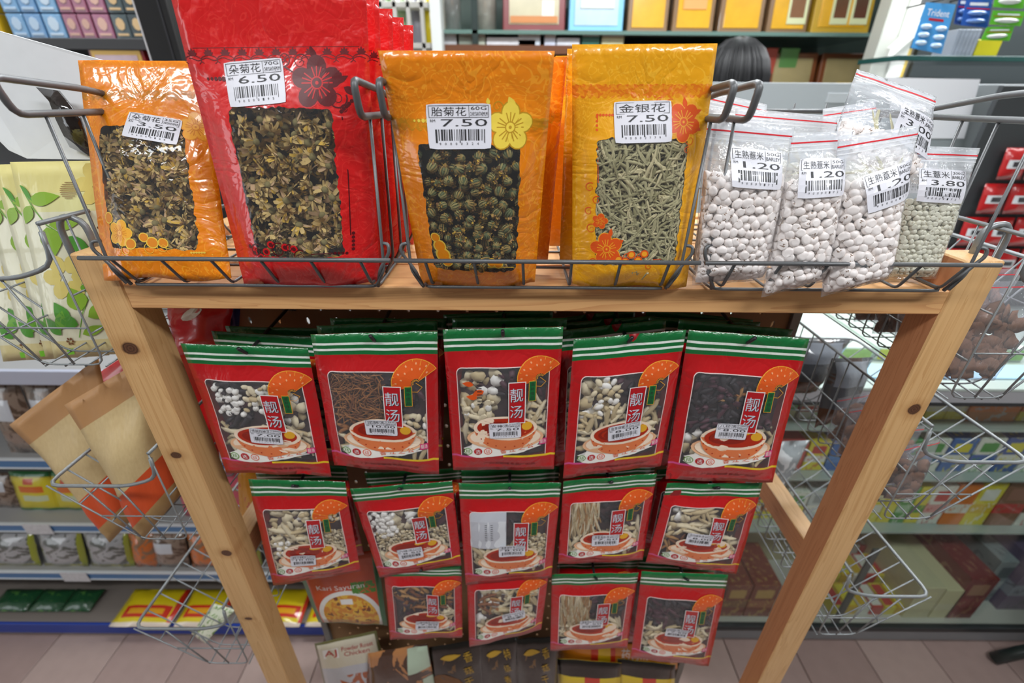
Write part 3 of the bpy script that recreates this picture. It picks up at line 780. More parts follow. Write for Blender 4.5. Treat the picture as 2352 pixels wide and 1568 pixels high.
# ------------------------------------------------------------ pouches on the top shelf
OR, ORL = 'f58a08', 'ffb434'
def flowers_temps(kind, n=6, seed=3):
    rr = random.Random(seed); return [t_ribbons(34 if kind == 'flower' else 30, rr, kind) for _ in range(n)]
FM = [plain('d6b87a', .8, nz=.25, nscale=400), plain('a48a58', .8, nz=.3, nscale=400), plain('d9b24a', .8), plain('565a44', .85, nz=.3, nscale=300), plain('857a50', .85, nz=.3, nscale=300), plain('cba884', .8)]
FM2 = [plain('c29a50', .8, nz=.25, nscale=400), plain('9a8048', .8, nz=.3, nscale=400), plain('dcb23e', .8), plain('66704c', .85, nz=.4, nscale=300), plain('958a58', .85), plain('a87a50', .8)]
tf_, tb_ = flowers_temps('flower'), flowers_temps('bud', 6, 5)
rr_ = random.Random(11); th_ = [t_strand(rr_, 8, .05, 5, .75, .9) for _ in range(12)]
HM = [plain('b2ab86', .8, nz=.3, nscale=200), plain('928c68', .8), plain('cabf9a', .8)]
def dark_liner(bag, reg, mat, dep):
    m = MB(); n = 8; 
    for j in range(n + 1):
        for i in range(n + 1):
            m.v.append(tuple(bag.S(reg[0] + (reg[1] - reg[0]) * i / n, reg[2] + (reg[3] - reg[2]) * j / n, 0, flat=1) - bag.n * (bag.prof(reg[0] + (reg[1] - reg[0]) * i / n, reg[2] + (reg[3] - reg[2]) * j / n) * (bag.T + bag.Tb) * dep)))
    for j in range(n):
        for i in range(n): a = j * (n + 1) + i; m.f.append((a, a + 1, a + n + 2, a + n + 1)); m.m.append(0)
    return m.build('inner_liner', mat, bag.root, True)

# --- small orange chrysanthemum pouch
b = Bag('tea_pouch', 'small orange foil pouch of dried chrysanthemum priced 3.50', 'pouch', Q((178, 138), (462, 140), (532, 642), (240, 640), .535, .457), .017, .010, 'pouch', 1, .0013, 'zip pouches of dried flowers', botwave=.01)
win = (.155, .84, .14, .70)
pm = pouch_mat('orange_foil_small', OR, ORL, win, b.W, b.H, (.835, .865), 'c07a10')
b.body(pm, plain('d97d12', .35, coat=.6)); hp = Heap()
fill(b, hp, (.12, .88, .10, .73), .0205, tf_, 2, (1.05, 1.05, 1.05), 1, .35, .70, step=.5, d0=.36); hp.build('dried_chrysanthemums', FM, b.root, bag=b)
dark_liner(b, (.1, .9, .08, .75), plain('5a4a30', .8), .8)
g1, g2 = plain('f2ab2e', .35, coat=.4), plain('d9820f', .35, coat=.4); gold = plain('f7cf52', .3, .3)
a = Art(); L = b.local
c = L(450, 292); a.flower(c, .015, g1, g2, .4, rim=plain('e58c14', .35))
c = L(275, 535); a.flower(c, .0135, g1, g2, 1.2, rim=gold)
for q, r_ in (((300, 560), .006), ((330, 545), .005), ((350, 557), .006), ((375, 558), .005), ((250, 500), .006)): c = L(*q); a.disc(c, r_, r_, gold, 0, 1.2, 12, 1); a.disc(c, r_ * .8, r_ * .8, g2, 0, 1.6, 12, 1)
for q in ((290, 575), (345, 572), (375, 568)): a.spiral(L(*q), .006, 2, 1.3, .0007, gold, 2)
p0, p1 = L(380, 570), L(490, 585); a.stroke([p0, p1], .0007, gold, 2)
for i in range(6): c = L(440 + i * 6, 580); a.disc(c, .0011, .0011, gold, 0, 2.2, 8, 1)
b.art(a); sticker(b, 350, 294, .0555, .0268, R(-9), '朵菊花', '3.50', '35G', 'CHRYSANTHEMUM', '90000188', seed=3)

# --- red chrysanthemum pouches
b = Bag('tea_pouch', 'large red foil pouch of dried chrysanthemum priced 6.50, front of its row', 'pouch', Q((384, -40), (840, -26), (872, 650), (560, 652), .462, .460), .020, .012, 'pouch', 2, .0014, 'zip pouches of dried flowers', botwave=.008)
win = (.215, .80, .135, .655)
RB, RL = 'e0191c', 'e83c34'
pm = pouch_mat('red_foil', RB, RL, win, b.W, b.H, None)
b.body(pm, plain('c81418', .35, coat=.6)); hp = Heap()
fill(b, hp, (.17, .85, .08, .685), .0225, tf_, 2, (1.05, 1.05, 1.05), 1, .35, .70, step=.5, d0=.36); hp.build('dried_chrysanthemums', FM, b.root, bag=b)
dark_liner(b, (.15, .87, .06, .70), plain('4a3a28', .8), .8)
DR = plain('5a0812', .4, coat=.15); DR2 = plain('c8161c', .4)
a = Art(); L = b.local; BK = plain('6a0e16', .5)
for i in range(11):   # lotus border under the zip
    u = .04 + i * .092; cx, cy = (u - .5) * b.W, (.818 + .018 * (u - .5) - .5) * b.H
    for an in (-1.1, -.55, 0, .55, 1.1): a.leaf((cx, cy - .001), .0055 - .001 * abs(an), .0022, BK, math.pi / 2 + an, 1)
    for sg in (-1, 1):
        a.stroke([(cx + sg * .0072 * math.sin(t), cy - .0035 + .0035 * math.cos(t) - .001) for t in [k * .4 for k in range(7)]], .0007, BK, 1)
a.stroke([((u - .5) * b.W, (.803 + .018 * (u - .5) + .004 * math.sin(u * 68) - .5) * b.H) for u in [i / 60 for i in range(1, 60)]], .0007, BK, 1)
a.stroke([((u - .5) * b.W, (.835 + .018 * (u - .5) - .5) * b.H) for u in [i / 20 for i in range(1, 20)]], .0005, BK, 1)
c = L(728, 190); a.flower(c, .0215, DR, DR2, .35, rim=DR2)
a.leaf(L(725, 140), .012, .005, DR, 1.9); a.leaf(L(790, 200), .013, .006, DR, -.5); a.leaf(L(770, 190), .012, .005, DR, .5)
a.spiral(L(690, 142), .008, -1.5, 1.5, .0012, DR, 1); a.spiral(L(652, 135), .0055, -1.5, 1.4, .001, DR, 1); a.spiral(L(775, 228), .008, .5, 1.6, .0014, DR, 1, -1); a.spiral(L(792, 250), .004, .5, 1.4, .001, DR, 1)
a.stroke([L(652, 152), L(672, 165), L(692, 172)], .0016, DR, 1, True)
for i in range(5): c = L(478 + i * 9, 181); a.disc(c, .0012 + .0002 * i, .0012 + .0002 * i, DR, 0, 1, 8, 1)
for i in range(5): c = L(808 - i * 6, 232 + i * 6); a.disc(c, .0016, .0016, DR, 0, 1, 8, 1)
a.stroke([L(786, 268), L(800, 400), L(806, 540)], .001, DR, 1)
for i in range(5): c = L(812, 535 + i * 9); a.disc(c, .0016, .0018, DR, 0, 1, 8, 1)
for i in range(4): c = L(770 + i * 9, 581); a.disc(c, .0015, .0015, DR, 0, 1, 8, 1)
a.stroke([L(715, 584), L(765, 581)], .001, DR, 1)
for q, rd_ in (((640, 575), .008), ((690, 590), .007), ((665, 570), .004), ((590, 575), .007)): a.spiral(L(*q), rd_, 1, 1.5, .0013, DR, 1.2)
for q in ((575, 565), (585, 580), (600, 590), (612, 578), (655, 568), (675, 572), (622, 562)): c = L(*q); a.disc(c, .004, .004, DR2, 0, 1, 10, 1); a.disc(c, .0022, .0022, DR, 0, 1.6, 8, 1)
b.art(a); redroot = b.root
st = sticker(b, 587, 190, .0500, .0345, R(5.5), '朵菊花', '6.50', '70G', 'CHRYSANTHEMUM', '90000195', seed=1)
for k, lb in enumerate(('red foil chrysanthemum pouch directly behind the front red one', 'third red foil pouch from the front of the red row', 'fourth red foil pouch of the red row', 'rearmost red foil pouch at the back of the red row')):
    dup(redroot, (.002 * k, .040 + .038 * k, -.0015 * k), lb, (R(-.8 * k), 0, R(.8 * (k % 2))))
b = Bag('tea_pouch', 'yellow pouch standing behind the row of red pouches', 'pouch', Q((700, 82), (924, 84), (905, 520), (700, 520), .665, .66), .010, .008, 'pouch', 6, .001, 'zip pouches of dried flowers')
b.body(pouch_mat('yellow_foil', 'e8bc20', 'f2d050', None, b.W, b.H), plain('d8b020', .4, coat=.4))

# --- orange 60g pouch and the one behind it
def orange60(label, quad, seed, full=True):
    b = Bag('tea_pouch', label, 'pouch', quad, .018, .011, 'pouch', seed, .0014, 'zip pouches of dried flowers', bow=0, botwave=.012)
    pm = pouch_mat('orange_foil_%d' % seed, OR, ORL, (.16, .83, .115, .68), b.W, b.H, (.735, .765), 'c8860f')
    b.body(pm, plain('e07f10', .35, coat=.6)); return b
b = orange60('orange foil pouch of chrysanthemum buds with a yellow flower priced 7.50', Q((868, 116), (1274, 117), (1228, 652), (968, 650), .428, .460), 8)
hp = Heap(); fill(b, hp, (.12, .88, .07, .70), .0145, tb_, 2, (.95, .95, .95), 1, .3, .86, step=.55, d0=.42); hp.build('dried_buds', FM2, b.root, bag=b)
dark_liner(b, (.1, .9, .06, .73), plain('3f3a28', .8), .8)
yel, yel2 = plain('ecd04e', .35, coat=.4), plain('b88c1a', .4)
a = Art(); L = b.local; a.flower(L(1172, 292), .0185, yel, yel2, .3, rim=yel2)
a.leaf(L(1180, 250), .010, .006, yel, 2.0); a.leaf(L(1120, 262), .006, .003, yel, 2.4); a.leaf(L(1122, 240), .005, .003, yel, 1.7)
a.spiral(L(1143, 245), .005, -1, 1.4, .0009, yel2, 1)
for i in range(5): c = L(952 + i * 10, 277); a.disc(c, .0010 + .0003 * i, .0010 + .0003 * i, yel, 0, 1, 8, 1)
for q, r_ in (((1010, 565), .007), ((1018, 585), .008), ((1000, 545), .005), ((1028, 600), .006), ((1130, 603), .005), ((1145, 606), .005)): c = L(*q); a.disc(c, r_, r_, gold, 0, 1.2, 12, 1); a.disc(c, r_ * .78, r_ * .78, g2, 0, 1.6, 12, 1)
a.stroke([L(1120, 614), L(1180, 613)], .001, gold, 2); a.spiral(L(1098, 618), .010, 2, 1.6, .0008, g1, 2)
b.art(a); sticker(b, 1055, 290, .0530, .0335, R(.8), '胎菊花', '7.50', '60G', 'CHRYSANTHEMUM', '90000324', seed=5)
b = orange60('plain orange pouch half hidden behind the 7.50 chrysanthemum bud pouch', Q((1010, 134), (1303, 130), (1258, 600), (1010, 600), .50, .515), 9)
# --- honeysuckle pouches
def honey(label, quad, seed):
    b = Bag('tea_pouch', label, 'pouch', quad, .017, .011, 'pouch', seed, .0014, 'zip pouches of dried flowers', botwave=.014)
    pm = pouch_mat('yellow_orange_foil_%d' % seed, 'f6ac12', 'ffc63c', (.175, .845, .135, .665) if seed == 12 else None, b.W, b.H, (.825, .86), 'e07412')
    b.body(pm, plain('e89a14', .35, coat=.6)); return b
b = honey('yellow orange foil pouch of honeysuckle with red flowers priced 7.50', Q((1314, 102), (1648, 100), (1577, 655), (1315, 655), .460, .460), 12)
hp = Heap(); fill(b, hp, (.14, .88, .10, .70),   .0070, th_, 3, (6.4, 6.4, 8.0), 'lay', .5, .82, step=.55, sj=.3, d0=.35)
for M_ in hp.M: M_[:] = rnd.choice((0, 0, 1, 2))
hp.build('dried_honeysuckle', HM, b.root, bag=b)
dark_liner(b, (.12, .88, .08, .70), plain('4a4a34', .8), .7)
rf, rf2 = plain('e2561a', .35, coat=.4), plain('f2a42a', .4)
a = Art(); L = b.local; a.flower(L(1570, 280), .0165, rf, rf2, .9, rim=rf2); a.flower(L(1393, 572), .0155, rf, rf2, .5, rim=rf2); a.flower(L(1378, 508), .0075, rf, rf2, .1, rim=rf2)
a.leaf(L(1575, 248), .009, .004, rf, 1.8); a.leaf(L(1590, 262), .009, .004, rf, .4); a.leaf(L(1592, 290), .009, .004, rf, -.4); a.leaf(L(1400, 545), .009, .004, rf, 1.4); a.leaf(L(1418, 560), .007, .004, rf, .6)
for q, r_ in (((1540, 238), .004), ((1515, 232), .003), ((1585, 322), .006), ((1578, 345), .003), ((1355, 430), .0045), ((1370, 460), .004), ((1352, 485), .004), ((1358, 525), .005), ((1440, 592), .005), ((1362, 602), .004), ((1470, 590), .004), ((1490, 612), .004)): a.spiral(L(*q), r_, 1, 1.4, .0009, rf, 1)
a.stroke([L(1374, 420), L(1372, 270)], .0009, rf, 1); a.stroke([L(1500, 596), L(1558, 592)], .001, rf, 1)
for i in range(6): c = L(1372 + i * 7, 264); a.disc(c, .0012, .0012, rf, 0, 1, 8, 1)
for i in range(4): c = L(1371, 268 + i * 10); a.disc(c, .0011, .0011, rf, 0, 1, 8, 1)
for q in ((1450, 585), (1465, 597), (1480, 583), (1435, 600), (1420, 596)): c = L(*q); a.disc(c, .0042, .0042, rf, 0, .9, 10, 1); a.disc(c, .0028, .0028, rf2, 0, 1.4, 10, 1)
b.art(a); sticker(b, 1477, 280, .0515, .0335, R(1.2), '金银花', '7.50', None, None, '90002779', seed=9)
b1 = honey('yellow orange pouch directly behind the honeysuckle pouch', Q((1303, 112), (1600, 110), (1560, 600), (1285, 600), .495, .50), 13)
b2 = honey('deeper orange pouch edge showing left of the honeysuckle pouches', Q((1276, 128), (1560, 128), (1540, 560), (1262, 560), .55, .555), 14)

# ------------------------------------------------------------ clear zip bags of barley
rr_ = random.Random(21)
tg_ = [t_sphere(12, 9, .5), t_sphere(12, 9, .4), t_sphere(10, 8, 0)]
ZF = clear_mat('zip_bag_film', .07); ZB = clear_mat('zip_bag_back', .10)
GW = [plain('fbf1ea', .35, nz=.05, nscale=200), plain('8a6a50', .7)]; GG = [plain('dedac4', .4, nz=.15, nscale=200), plain('9a8a66', .7)]
ZRED = plain('e8303c', .4); ZW = plain('f4f6fa', .3)
def zipbag(label, quad, seed, gs, gm, vtop, lab=None, T=.019, strands=True, slope=0.0, line=.945):
    b = Bag('zip_bag', label, 'bag', quad, T, .013, 'zip', seed, .0022, 'clear zip bags of barley')
    b.body(ZF, ZB, 24, 30); hp = Heap()
    fill(b, hp, (.02, .98, .005, vtop), gs, tg_, 3, (1.0, .88, 1.1), 1, .22, .84, step=.62, sj=.14, d0=.5, top=lambda u: vtop + slope * (u - .5) + .03 * math.sin(u * 9 + seed))
    hp.build('barley_grains', gm, b.root, bag=b)
    if strands:
        h2 = Heap(); 
        for k in range(6):
            u, v = b.rr.uniform(.2, .8), vtop + b.rr.uniform(.02, .07)
            h2.put(b.rr.choice(th_), b.S(u, v, -.004, flat=1), (.022, .022, .028), rotm(b.rr, 'lay', b))
        h2.build('herb_strands', [plain('c6c09a', .7)], b.root, bag=b)
    a = Art()
    a.stroke([((u - .5) * b.W, (line - .5) * b.H) for u in [i / 16 for i in range(17)]], .0013, ZRED, 1)
    for q in (.925, .90): a.stroke([((u - .5) * b.W, (q - .5) * b.H) for u in [i / 16 for i in range(17)]], .0008, ZW, 1)
    b.art(a, 'zip_strip')
    if lab: sticker(b, *lab[:2], lab[2], lab[3], R(lab[4]), lab[5], lab[6], lab[7], 'BARLEY', '90000172', seed=seed)
    return b
zipbag('clear bag of barley hardly showing at the back beside the bent rim handle', Q((1622, 207), (1762, 240), (1750, 500), (1615, 500), .60, .60), 31, .0095, GG, .62, None, strands=True)
zipbag('clear bag of barley at the back behind the 1.20 bags', Q((1690, 247), (1925, 268), (1905, 520), (1690, 520), .565, .56), 32, .0095, GG, .60, None, slope=0)
zipbag('clear bag of barley mostly hidden below the tilted top bag', Q((1890, 250), (2010, 232), (2045, 500), (1890, 510), .61, .60), 33, .0095, GG, .6, None)
zipbag('clear bag of small grey green barley hidden behind the 3.80 bag', Q((2010, 352), (2160, 350), (2110, 600), (1985, 610), .535, .54), 34, .0068, GG, .55, (2105, 408, .045, .032, -2, '生薏米', '3.80', '200G'), T=.014, strands=False)
zipbag('tilted clear bag of barley lying on top of the other barley bags', Q((1970, 158), (2152, 222), (2120, 430), (1900, 350), .53, .50), 35, .0100, GW, .42, (2103, 300, .050, .036, -7, '生熟薏米', '3.00', '130G'), T=.018, slope=-.35)
zipbag('clear bag of small grey green barley priced 3.80 beside the right post', Q((2095, 334), (2252, 340), (2150, 640), (2018, 640), .505, .480), 36, .0068, GG, .62, (2168, 427, .0475, .033, -2, '生薏米', '3.80', '200G'), T=.017, strands=False)
zipbag('clear bag of large white barley priced 1.20 next to the honeysuckle pouch', Q((1622, 272), (1826, 292), (1760, 642), (1590, 655), .465, .452), 37, .0102, GW, .70, (1741, 388, .0485, .0345, -2, '生熟薏米', '1.20', '50G'))
zipbag('slim clear bag of large white barley priced 1.20, with a drooping corner', Q((1822, 306), (1960, 300), (1895, 645), (1748, 682), .462, .444), 38, .0102, GW, .72, (1893, 408, .045, .034, -4, '生熟薏米', '1.20', '50G'))
zipbag('clear bag of large white barley with a crooked 1.20 label', Q((1926, 316), (2113, 286), (2040, 640), (1885, 682), .458, .440), 39, .0102, GW, .73, (2052, 428, .0475, .0345, 8, '生熟薏米', '1.20', '50G'))

# ------------------------------------------------------------ herbal soup packets
SM = soup_mat(); SBK = plain('8e1016', .4, coat=.4)
CR = plain('e8d9b4', .7, nz=.2, nscale=160); CRD = plain('c9b488', .7); WH = plain('f6f3ea', .6); BRN = plain('a56a34', .7, nz=.3, nscale=200); BRN2 = plain('7f4a24', .7)
BLK = plain('2a2226', .6, nz=.3, nscale=200); PUR = plain('4a2430', .6); OCH = plain('b98a50', .7, nz=.3, nscale=100)
SMATS = [CR, CRD, WH, BRN, BRN2, BLK, PUR, OCH]
rr_ = random.Random(4)
T_sl = [t_slice(rr_) for _ in range(6)]; T_rt = [t_strand(rr_, 7, .11, 6, .6) for _ in range(6)]; T_tw = [t_strand(rr_, 7, .05, 4, 1.1) for _ in range(6)]; T_bl = [t_sphere(8, 6)]; T_bk = [t_strand(rr_, 5, .16, 6, .7) for _ in range(5)]
KIND = {  # templates, size, scale, mat choices, density
 'ball': (T_bl, .0085, (1, 1, 1), (2,), 1.15), 'seed': (T_bl, .0105, (1.1, .7, .5), (0, 0, 2, 1), .9), 'slice': (T_sl, .019, (1, 1, 1), (0, 0, 2, 1), .7),
 'root': (T_rt, .0150, (4.4, 4.4, 4.6), (0, 0, 1), .8), 'twig': (T_tw, .0078, (4.5, 4.5, 5.5), (3, 3, 4), .75), 'stalk': (T_rt, .008, (3.6, 3.6, 11), (0, 1, 7), .7),
 'dark': (T_bk, .019, (2.6, 2.6, 2.4), (5, 5, 6), .7), 'plum': (T_bk, .018, (2.6, 2.6, 2), (6, 5), .75), 'bark': (T_rt, .015, (3, 3, 4), (7, 3, 4), .9), 'crumb': (T_sl, .007, (1, 1, 1), (0, 0, 1), .8)}
BR_, BO = plain('b02a10', .3, coat=.5), plain('e07a48', .35, coat=.5)
BWL, BRIM = plain('e8b48c', .35, coat=.4), plain('f3dcc4', .3, coat=.4); SOUP = plain('8e1c0c', .3, coat=.5); RADI = plain('f4f1ea', .45, coat=.3)
FAN, FANL = plain('dc5a1e', .35, coat=.4), plain('efa83a', .4); LRED, LGRN, LSIL = plain('b8101c', .35, coat=.4), plain('0c6a34', .35, coat=.4), plain('cdd6e2', .3, coat=.3)
PNK, ORG, DKR = plain('d83a7c', .4), plain('e2581c', .4), plain('6e0a10', .5); GREENY = plain('6a9a3a', .4); YELO = plain('e2a82c', .4); WHT = plain('f2f0ee', .4)
def soup_art(b, extra=None):
    W, H = b.W, b.H; a = Art(); P = lambda u, v: ((u - .5) * W, (v - .5) * H)
    # pale sliced roots lying in front of the bowl
    for (u, v, l, wd, r_) in ((.12, .20, .74, .05, .03), (.13, .175, .6, .05, .10), (.2, .235, .6, .05, -.02), (.42, .215, .46, .06, .12), (.12, .165, .4, .035, .04)): a.leaf(P(u, v), l * W, wd * H * 2.2, RADI, r_, 1 + wd * 4)
    a.disc(P(.52, .285), .36 * W, .085 * H, BWL, 0, 3.2, 24, 2); a.disc(P(.52, .29), .33 * W, .075 * H, BRIM, 0, 3.6, 24, 2)
    a.disc(P(.52, .36), .29 * W, .165 * H, BO, 0, 4.0, 24, 3, a0=math.pi, a1=2 * math.pi)
    a.disc(P(.52, .36), .295 * W, .088 * H, BRIM, 0, 4.4, 26, 2); a.disc(P(.52, .362), .262 * W, .072 * H, BR_, 0, 4.8, 26, 3); a.disc(P(.47, .362), .17 * W, .05 * H, SOUP, 0, 5.1, 20, 2)
    a.disc(P(.72, .375), .05 * W, .03 * H, YELO, .3, 5.4, 12, 1); a.disc(P(.60, .40), .07 * W, .02 * H, YELO, .1, 5.4, 12, 1)
    for i in range(9): an = math.pi * (1.08 + i * .105); a.disc(P(.52 + .27 * math.cos(an), .35 + .13 * math.sin(an)), .008 * W, .005 * H, BR_, 0, 4.7, 6, 1)
    # fan
    fc = P(.825, .70); r = .20 * W
    a.disc(fc, r, r, FAN, 0, 2, 12, 2, r0=.2, a0=R(35), a1=R(205))
    for i in range(9): an = R(35 + 170 * i / 8); a.stroke([(fc[0] + r * .1 * math.cos(an), fc[1] + r * .1 * math.sin(an)), (fc[0] + r * math.cos(an), fc[1] + r * math.sin(an))], .0006, FANL, 2.6)
    a.stroke([(fc[0] + r * math.cos(R(35 + 170 * i / 16)), fc[1] + r * math.sin(R(35 + 170 * i / 16))) for i in range(17)], .0009, FANL, 2.8)
    for i in range(10): an = R(45 + 15 * i); q = r * (.62 + .2 * (i % 2)); a.disc((fc[0] + q * math.cos(an), fc[1] + q * math.sin(an)), .0016, .0011, plain('eda070', .5), an, 3, 6, 1)
    a.stroke([(fc[0] + x * W, fc[1] + y * H) for x, y in ((0, 0), (.05, -.03), (.01, -.06), (-.04, -.055), (-.1, -.09))], .0007, FANL, 2)
    # upright title plate
    a.rect(P(.625, .54), .155 * W, .285 * H, WHT, 0, 5.8, 3, 6); a.rect(P(.625, .54), .14 * W, .275 * H, LRED, 0, 6.3, 3, 6)
    for ch, v in (('靓', .595), ('汤', .48)): a.text(ch, P(.625, v), .118 * W, .092 * H, INK, 0, 6.8); a.text(ch, P(.620, v + .002), .115 * W, .09 * H, LSIL, 0, 7.3)
    a.rect(P(.76, .615), .066 * W, .135 * H, FANL, 0, 4, 2, 5); a.rect(P(.76, .615), .057 * W, .128 * H, LGRN, 0, 4.5, 2, 5)
    for i, ch in enumerate('滋补佳品'): a.text(ch, P(.76, .66 - .03 * i), .036 * W, .024 * H, INK, 0, 5)
    for i, (c_, ch) in enumerate(((GREENY, '精'), (LRED, '选'), (ORG, '级'))):
        c = P(.165 + .095 * i, .18); a.disc(c, .040 * W, .040 * W, c_, 0, 2.4, 14, 1); 
        if i != 1: a.disc(c, .032 * W, .032 * W, WHT, 0, 2.8, 14, 1)
        a.text(ch, c, .046 * W, .036 * H * .9, WHT if i == 1 else c_, 0, 3.2)
    for i, ch in enumerate('香江之公'): a.text(ch, P(.50 + .085 * i, .185 + .013 * i), .06 * W, .036 * H, ORG, .15, 3.4)
    a.rect(P(.875, .245), .07 * W, .045 * H, PNK, 0, 3, 2, 2); a.text('靓汤', P(.875, .245), .055 * W, .03 * H, RADI, 0, 3.4)
    a.text('广州市御隆食品厂出品', P(.56, .065), .50 * W, .026 * H, DKR, 0, 2)
    if extra == 'redflower':
        for (u, v, q) in ((.24, .66, .05), (.33, .62, .06), (.27, .57, .05)): a.leaf(P(u, v), q * W * 2, q * W * 1.1, ORG, q * 60, 1.2)
        for v in range(8): a.rect(P(.29, .68 - v * .022), .006, .0014, INK, 0, 1.6, 1, 1)
    b.art(a, 'printed_artwork', eps=.00028)
def soup(label, px, Y, seed, items, name, price, wt=None, extra=None, T=.008, lab=None, Yb=None):
    b = Bag('soup_packet', label, 'packet', Q(*px, Y, Yb or Y), T, .007, 'soup', seed, .0024, 'herbal soup packets on the perforated board', bow=.0015 * (-1) ** seed)
    b.body(SM, SBK, 22, 28); hp = Heap()
    for (kind, u0, u1, v0, v1) in items:
        tm_, sz, sc, mats_, dn = KIND[kind]; i0 = len(hp.M)
        fill(b, hp, (u0, u1, v0, v1), sz, tm_, 2 if sz < .01 else 1, sc, {'slice': 'face', 'root': 'lay', 'twig': 'lay', 'stalk': 'up', 'bark': 'lay', 'crumb': 'face', 'seed': 'face'}.get(kind, 1), .4, dn, step=.5, sj=.3, d0=.4)
        for q in range(i0, len(hp.M)): hp.M[q] = np.full(len(hp.M[q]), b.rr.choice(mats_))
    hp.build('dried_herbs', SMATS, b.root, bag=b)
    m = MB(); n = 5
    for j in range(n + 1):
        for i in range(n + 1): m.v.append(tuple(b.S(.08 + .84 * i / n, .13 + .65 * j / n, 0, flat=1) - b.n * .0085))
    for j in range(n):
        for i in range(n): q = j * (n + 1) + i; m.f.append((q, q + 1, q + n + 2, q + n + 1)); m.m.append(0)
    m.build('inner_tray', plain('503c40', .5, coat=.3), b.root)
    if extra == 'card':
        a = Art(); a.rect(((.28 - .5) * b.W, (.60 - .5) * b.H), .38 * b.W, .34 * b.H, plain('dde0e6', .5), 0, 0, 4, 4)
        for k in range(2):
            for v in range(9): a.rect(((.26 + .06 * k - .5) * b.W, (.66 - v * .018 - .5) * b.H), .0035, .0010, INK, 0, 1, 1, 1)
        b.art(a, 'paper_insert', eps=.0002)
    soup_art(b, extra)
    lx, ly = lab[:2] if lab else (0, 0)
    sticker(b, lx, ly, .0415 if not lab or len(lab) < 4 else lab[3], .0245, R(lab[2] if lab else 0), name, price, wt, 'HERB SOUP', '90000%03d' % (100 + seed * 7), lift=11, seed=seed)
    return b
FRONT = []
def row(specs, Y):
    for sp in specs: FRONT.append(soup(*sp[:1], sp[1], sp[2] if sp[2] else Y, *sp[3:9], lab=sp[9]))
row([
 ('herbal soup packet priced 7.00, top row far left, white balls and pale slices inside', ((415, 788), (706, 800), (762, 1092), (520, 1085)), 0, 51, [('ball', .16, .36, .52, .72), ('dark', .16, .4, .4, .74), ('slice', .55, .88, .4, .72), ('seed', .4, .6, .55, .72), ('root', .12, .9, .22, .42)], '传统四神汤', '7.00', '100G', None, (613, 1000, -5)),
 ('herbal soup packet priced 10.00, top row, with a mass of thin brown twigs', ((713, 768), (1005, 760), (1008, 1090), (768, 1068)), 0, 52, [('twig', .12, .52, .42, .74), ('plum', .6, .88, .45, .74), ('seed', .58, .9, .3, .48), ('bark', .12, .3, .3, .42), ('root', .12, .9, .2, .32)], '润肺汤', '10.00', '145G', None, (877, 979, 1)),
 ('herbal soup packet priced 7.50 with orange flower print, middle of the top row', ((1017, 756), (1294, 750), (1272, 1077), (1041, 1080)), 0, 53, [('slice', .12, .46, .5, .75), ('plum', .46, .66, .6, .75), ('plum', .7, .88, .58, .75), ('root', .62, .9, .4, .56), ('root', .12, .35, .3, .46), ('seed', .15, .45, .44, .52), ('root', .7, .9, .3, .4)], '安神汤', '7.50', '123G', 'redflower', (1160, 987, 3)),
 ('herbal soup packet priced 8.00, top row fourth from left, knobbly cream roots inside', ((1318, 780), (1576, 757), (1517, 1070), (1293, 1097)), 0, 54, [('slice', .12, .45, .5, .75), ('seed', .25, .48, .5, .75), ('plum', .5, .88, .5, .75), ('root', .12, .9, .25, .5)], '虫草保健汤', '8.00', '110G', None, (1433, 988, 5)),
 ('herbal soup packet priced 8.00, top row far right, dark black herb pieces inside', ((1582, 757), (1860, 778), (1774, 1107), (1529, 1101)), 0, 55, [('dark', .12, .88, .42, .75), ('plum', .12, .5, .4, .75), ('bark', .45, .62, .6, .7), ('slice', .12, .4, .2, .36), ('root', .5, .9, .2, .4)], '八珍汤', '8.00', '120G', None, (1678, 988, -2)),
], .478)
row([
 ('herbal soup packet priced 10.00, second row far left, cream slices over crumbs', ((570, 1100), (793, 1106), (828, 1312), (628, 1345)), 0, 56, [('slice', .12, .6, .55, .75), ('seed', .5, .88, .64, .75), ('root', .12, .5, .4, .56), ('crumb', .6, .9, .3, .52), ('ball', .15, .3, .36, .44), ('root', .12, .9, .2, .34)], '虎乳芝保健汤', '10.00', '110G', None, (698, 1284, -4, .0415)),
 ('herbal soup packet priced 8.50, second row second from left, white balls over yellow crumbs', ((803, 1122), (1038, 1104), (1060, 1296), (872, 1326)), 0, 57, [('ball', .12, .36, .5, .75), ('slice', .3, .6, .55, .75), ('crumb', .12, .9, .34, .52), ('plum', .65, .9, .5, .75), ('root', .12, .9, .2, .34)], '六味汤', '8.50', '110G', None, (943, 1269, 2, .0415)),
 ('herbal soup packet priced 8.00, middle of the second row, grey paper insert inside', ((1053, 1110), (1289, 1108), (1266, 1326), (1070, 1342)), 0, 58, [('plum', .5, .66, .5, .75), ('crumb', .66, .9, .36, .52), ('root', .12, .9, .22, .42)], '清香滋补汤', '8.00', '100G', 'card', (1176, 1262, 0, .0415)),
 ('herbal soup packet priced 7.50, second row fourth from left, long pale stalks inside', ((1294, 1104), (1509, 1087), (1476, 1286), (1282, 1296)), 0, 59, [('stalk', .12, .42, .42, .75), ('plum', .42, .88, .5, .75), ('root', .6, .9, .35, .5), ('root', .12, .9, .2, .34)], '清香滋补汤', '7.50', '95G', None, (1390, 1238, 1, .0415)),
 ('herbal soup packet priced 8.00, second row far right, pale gnarled root in plastic', ((1533, 1110), (1752, 1108), (1690, 1318), (1483, 1290)), 0, 60, [('root', .3, .6, .5, .75), ('slice', .12, .3, .4, .75), ('plum', .62, .9, .5, .75), ('bark', .1, .4, .25, .42), ('root', .5, .9, .22, .45)], '当归滋补汤', '8.00', '100G', None, (1606, 1237, -3, .0415)),
], .487)
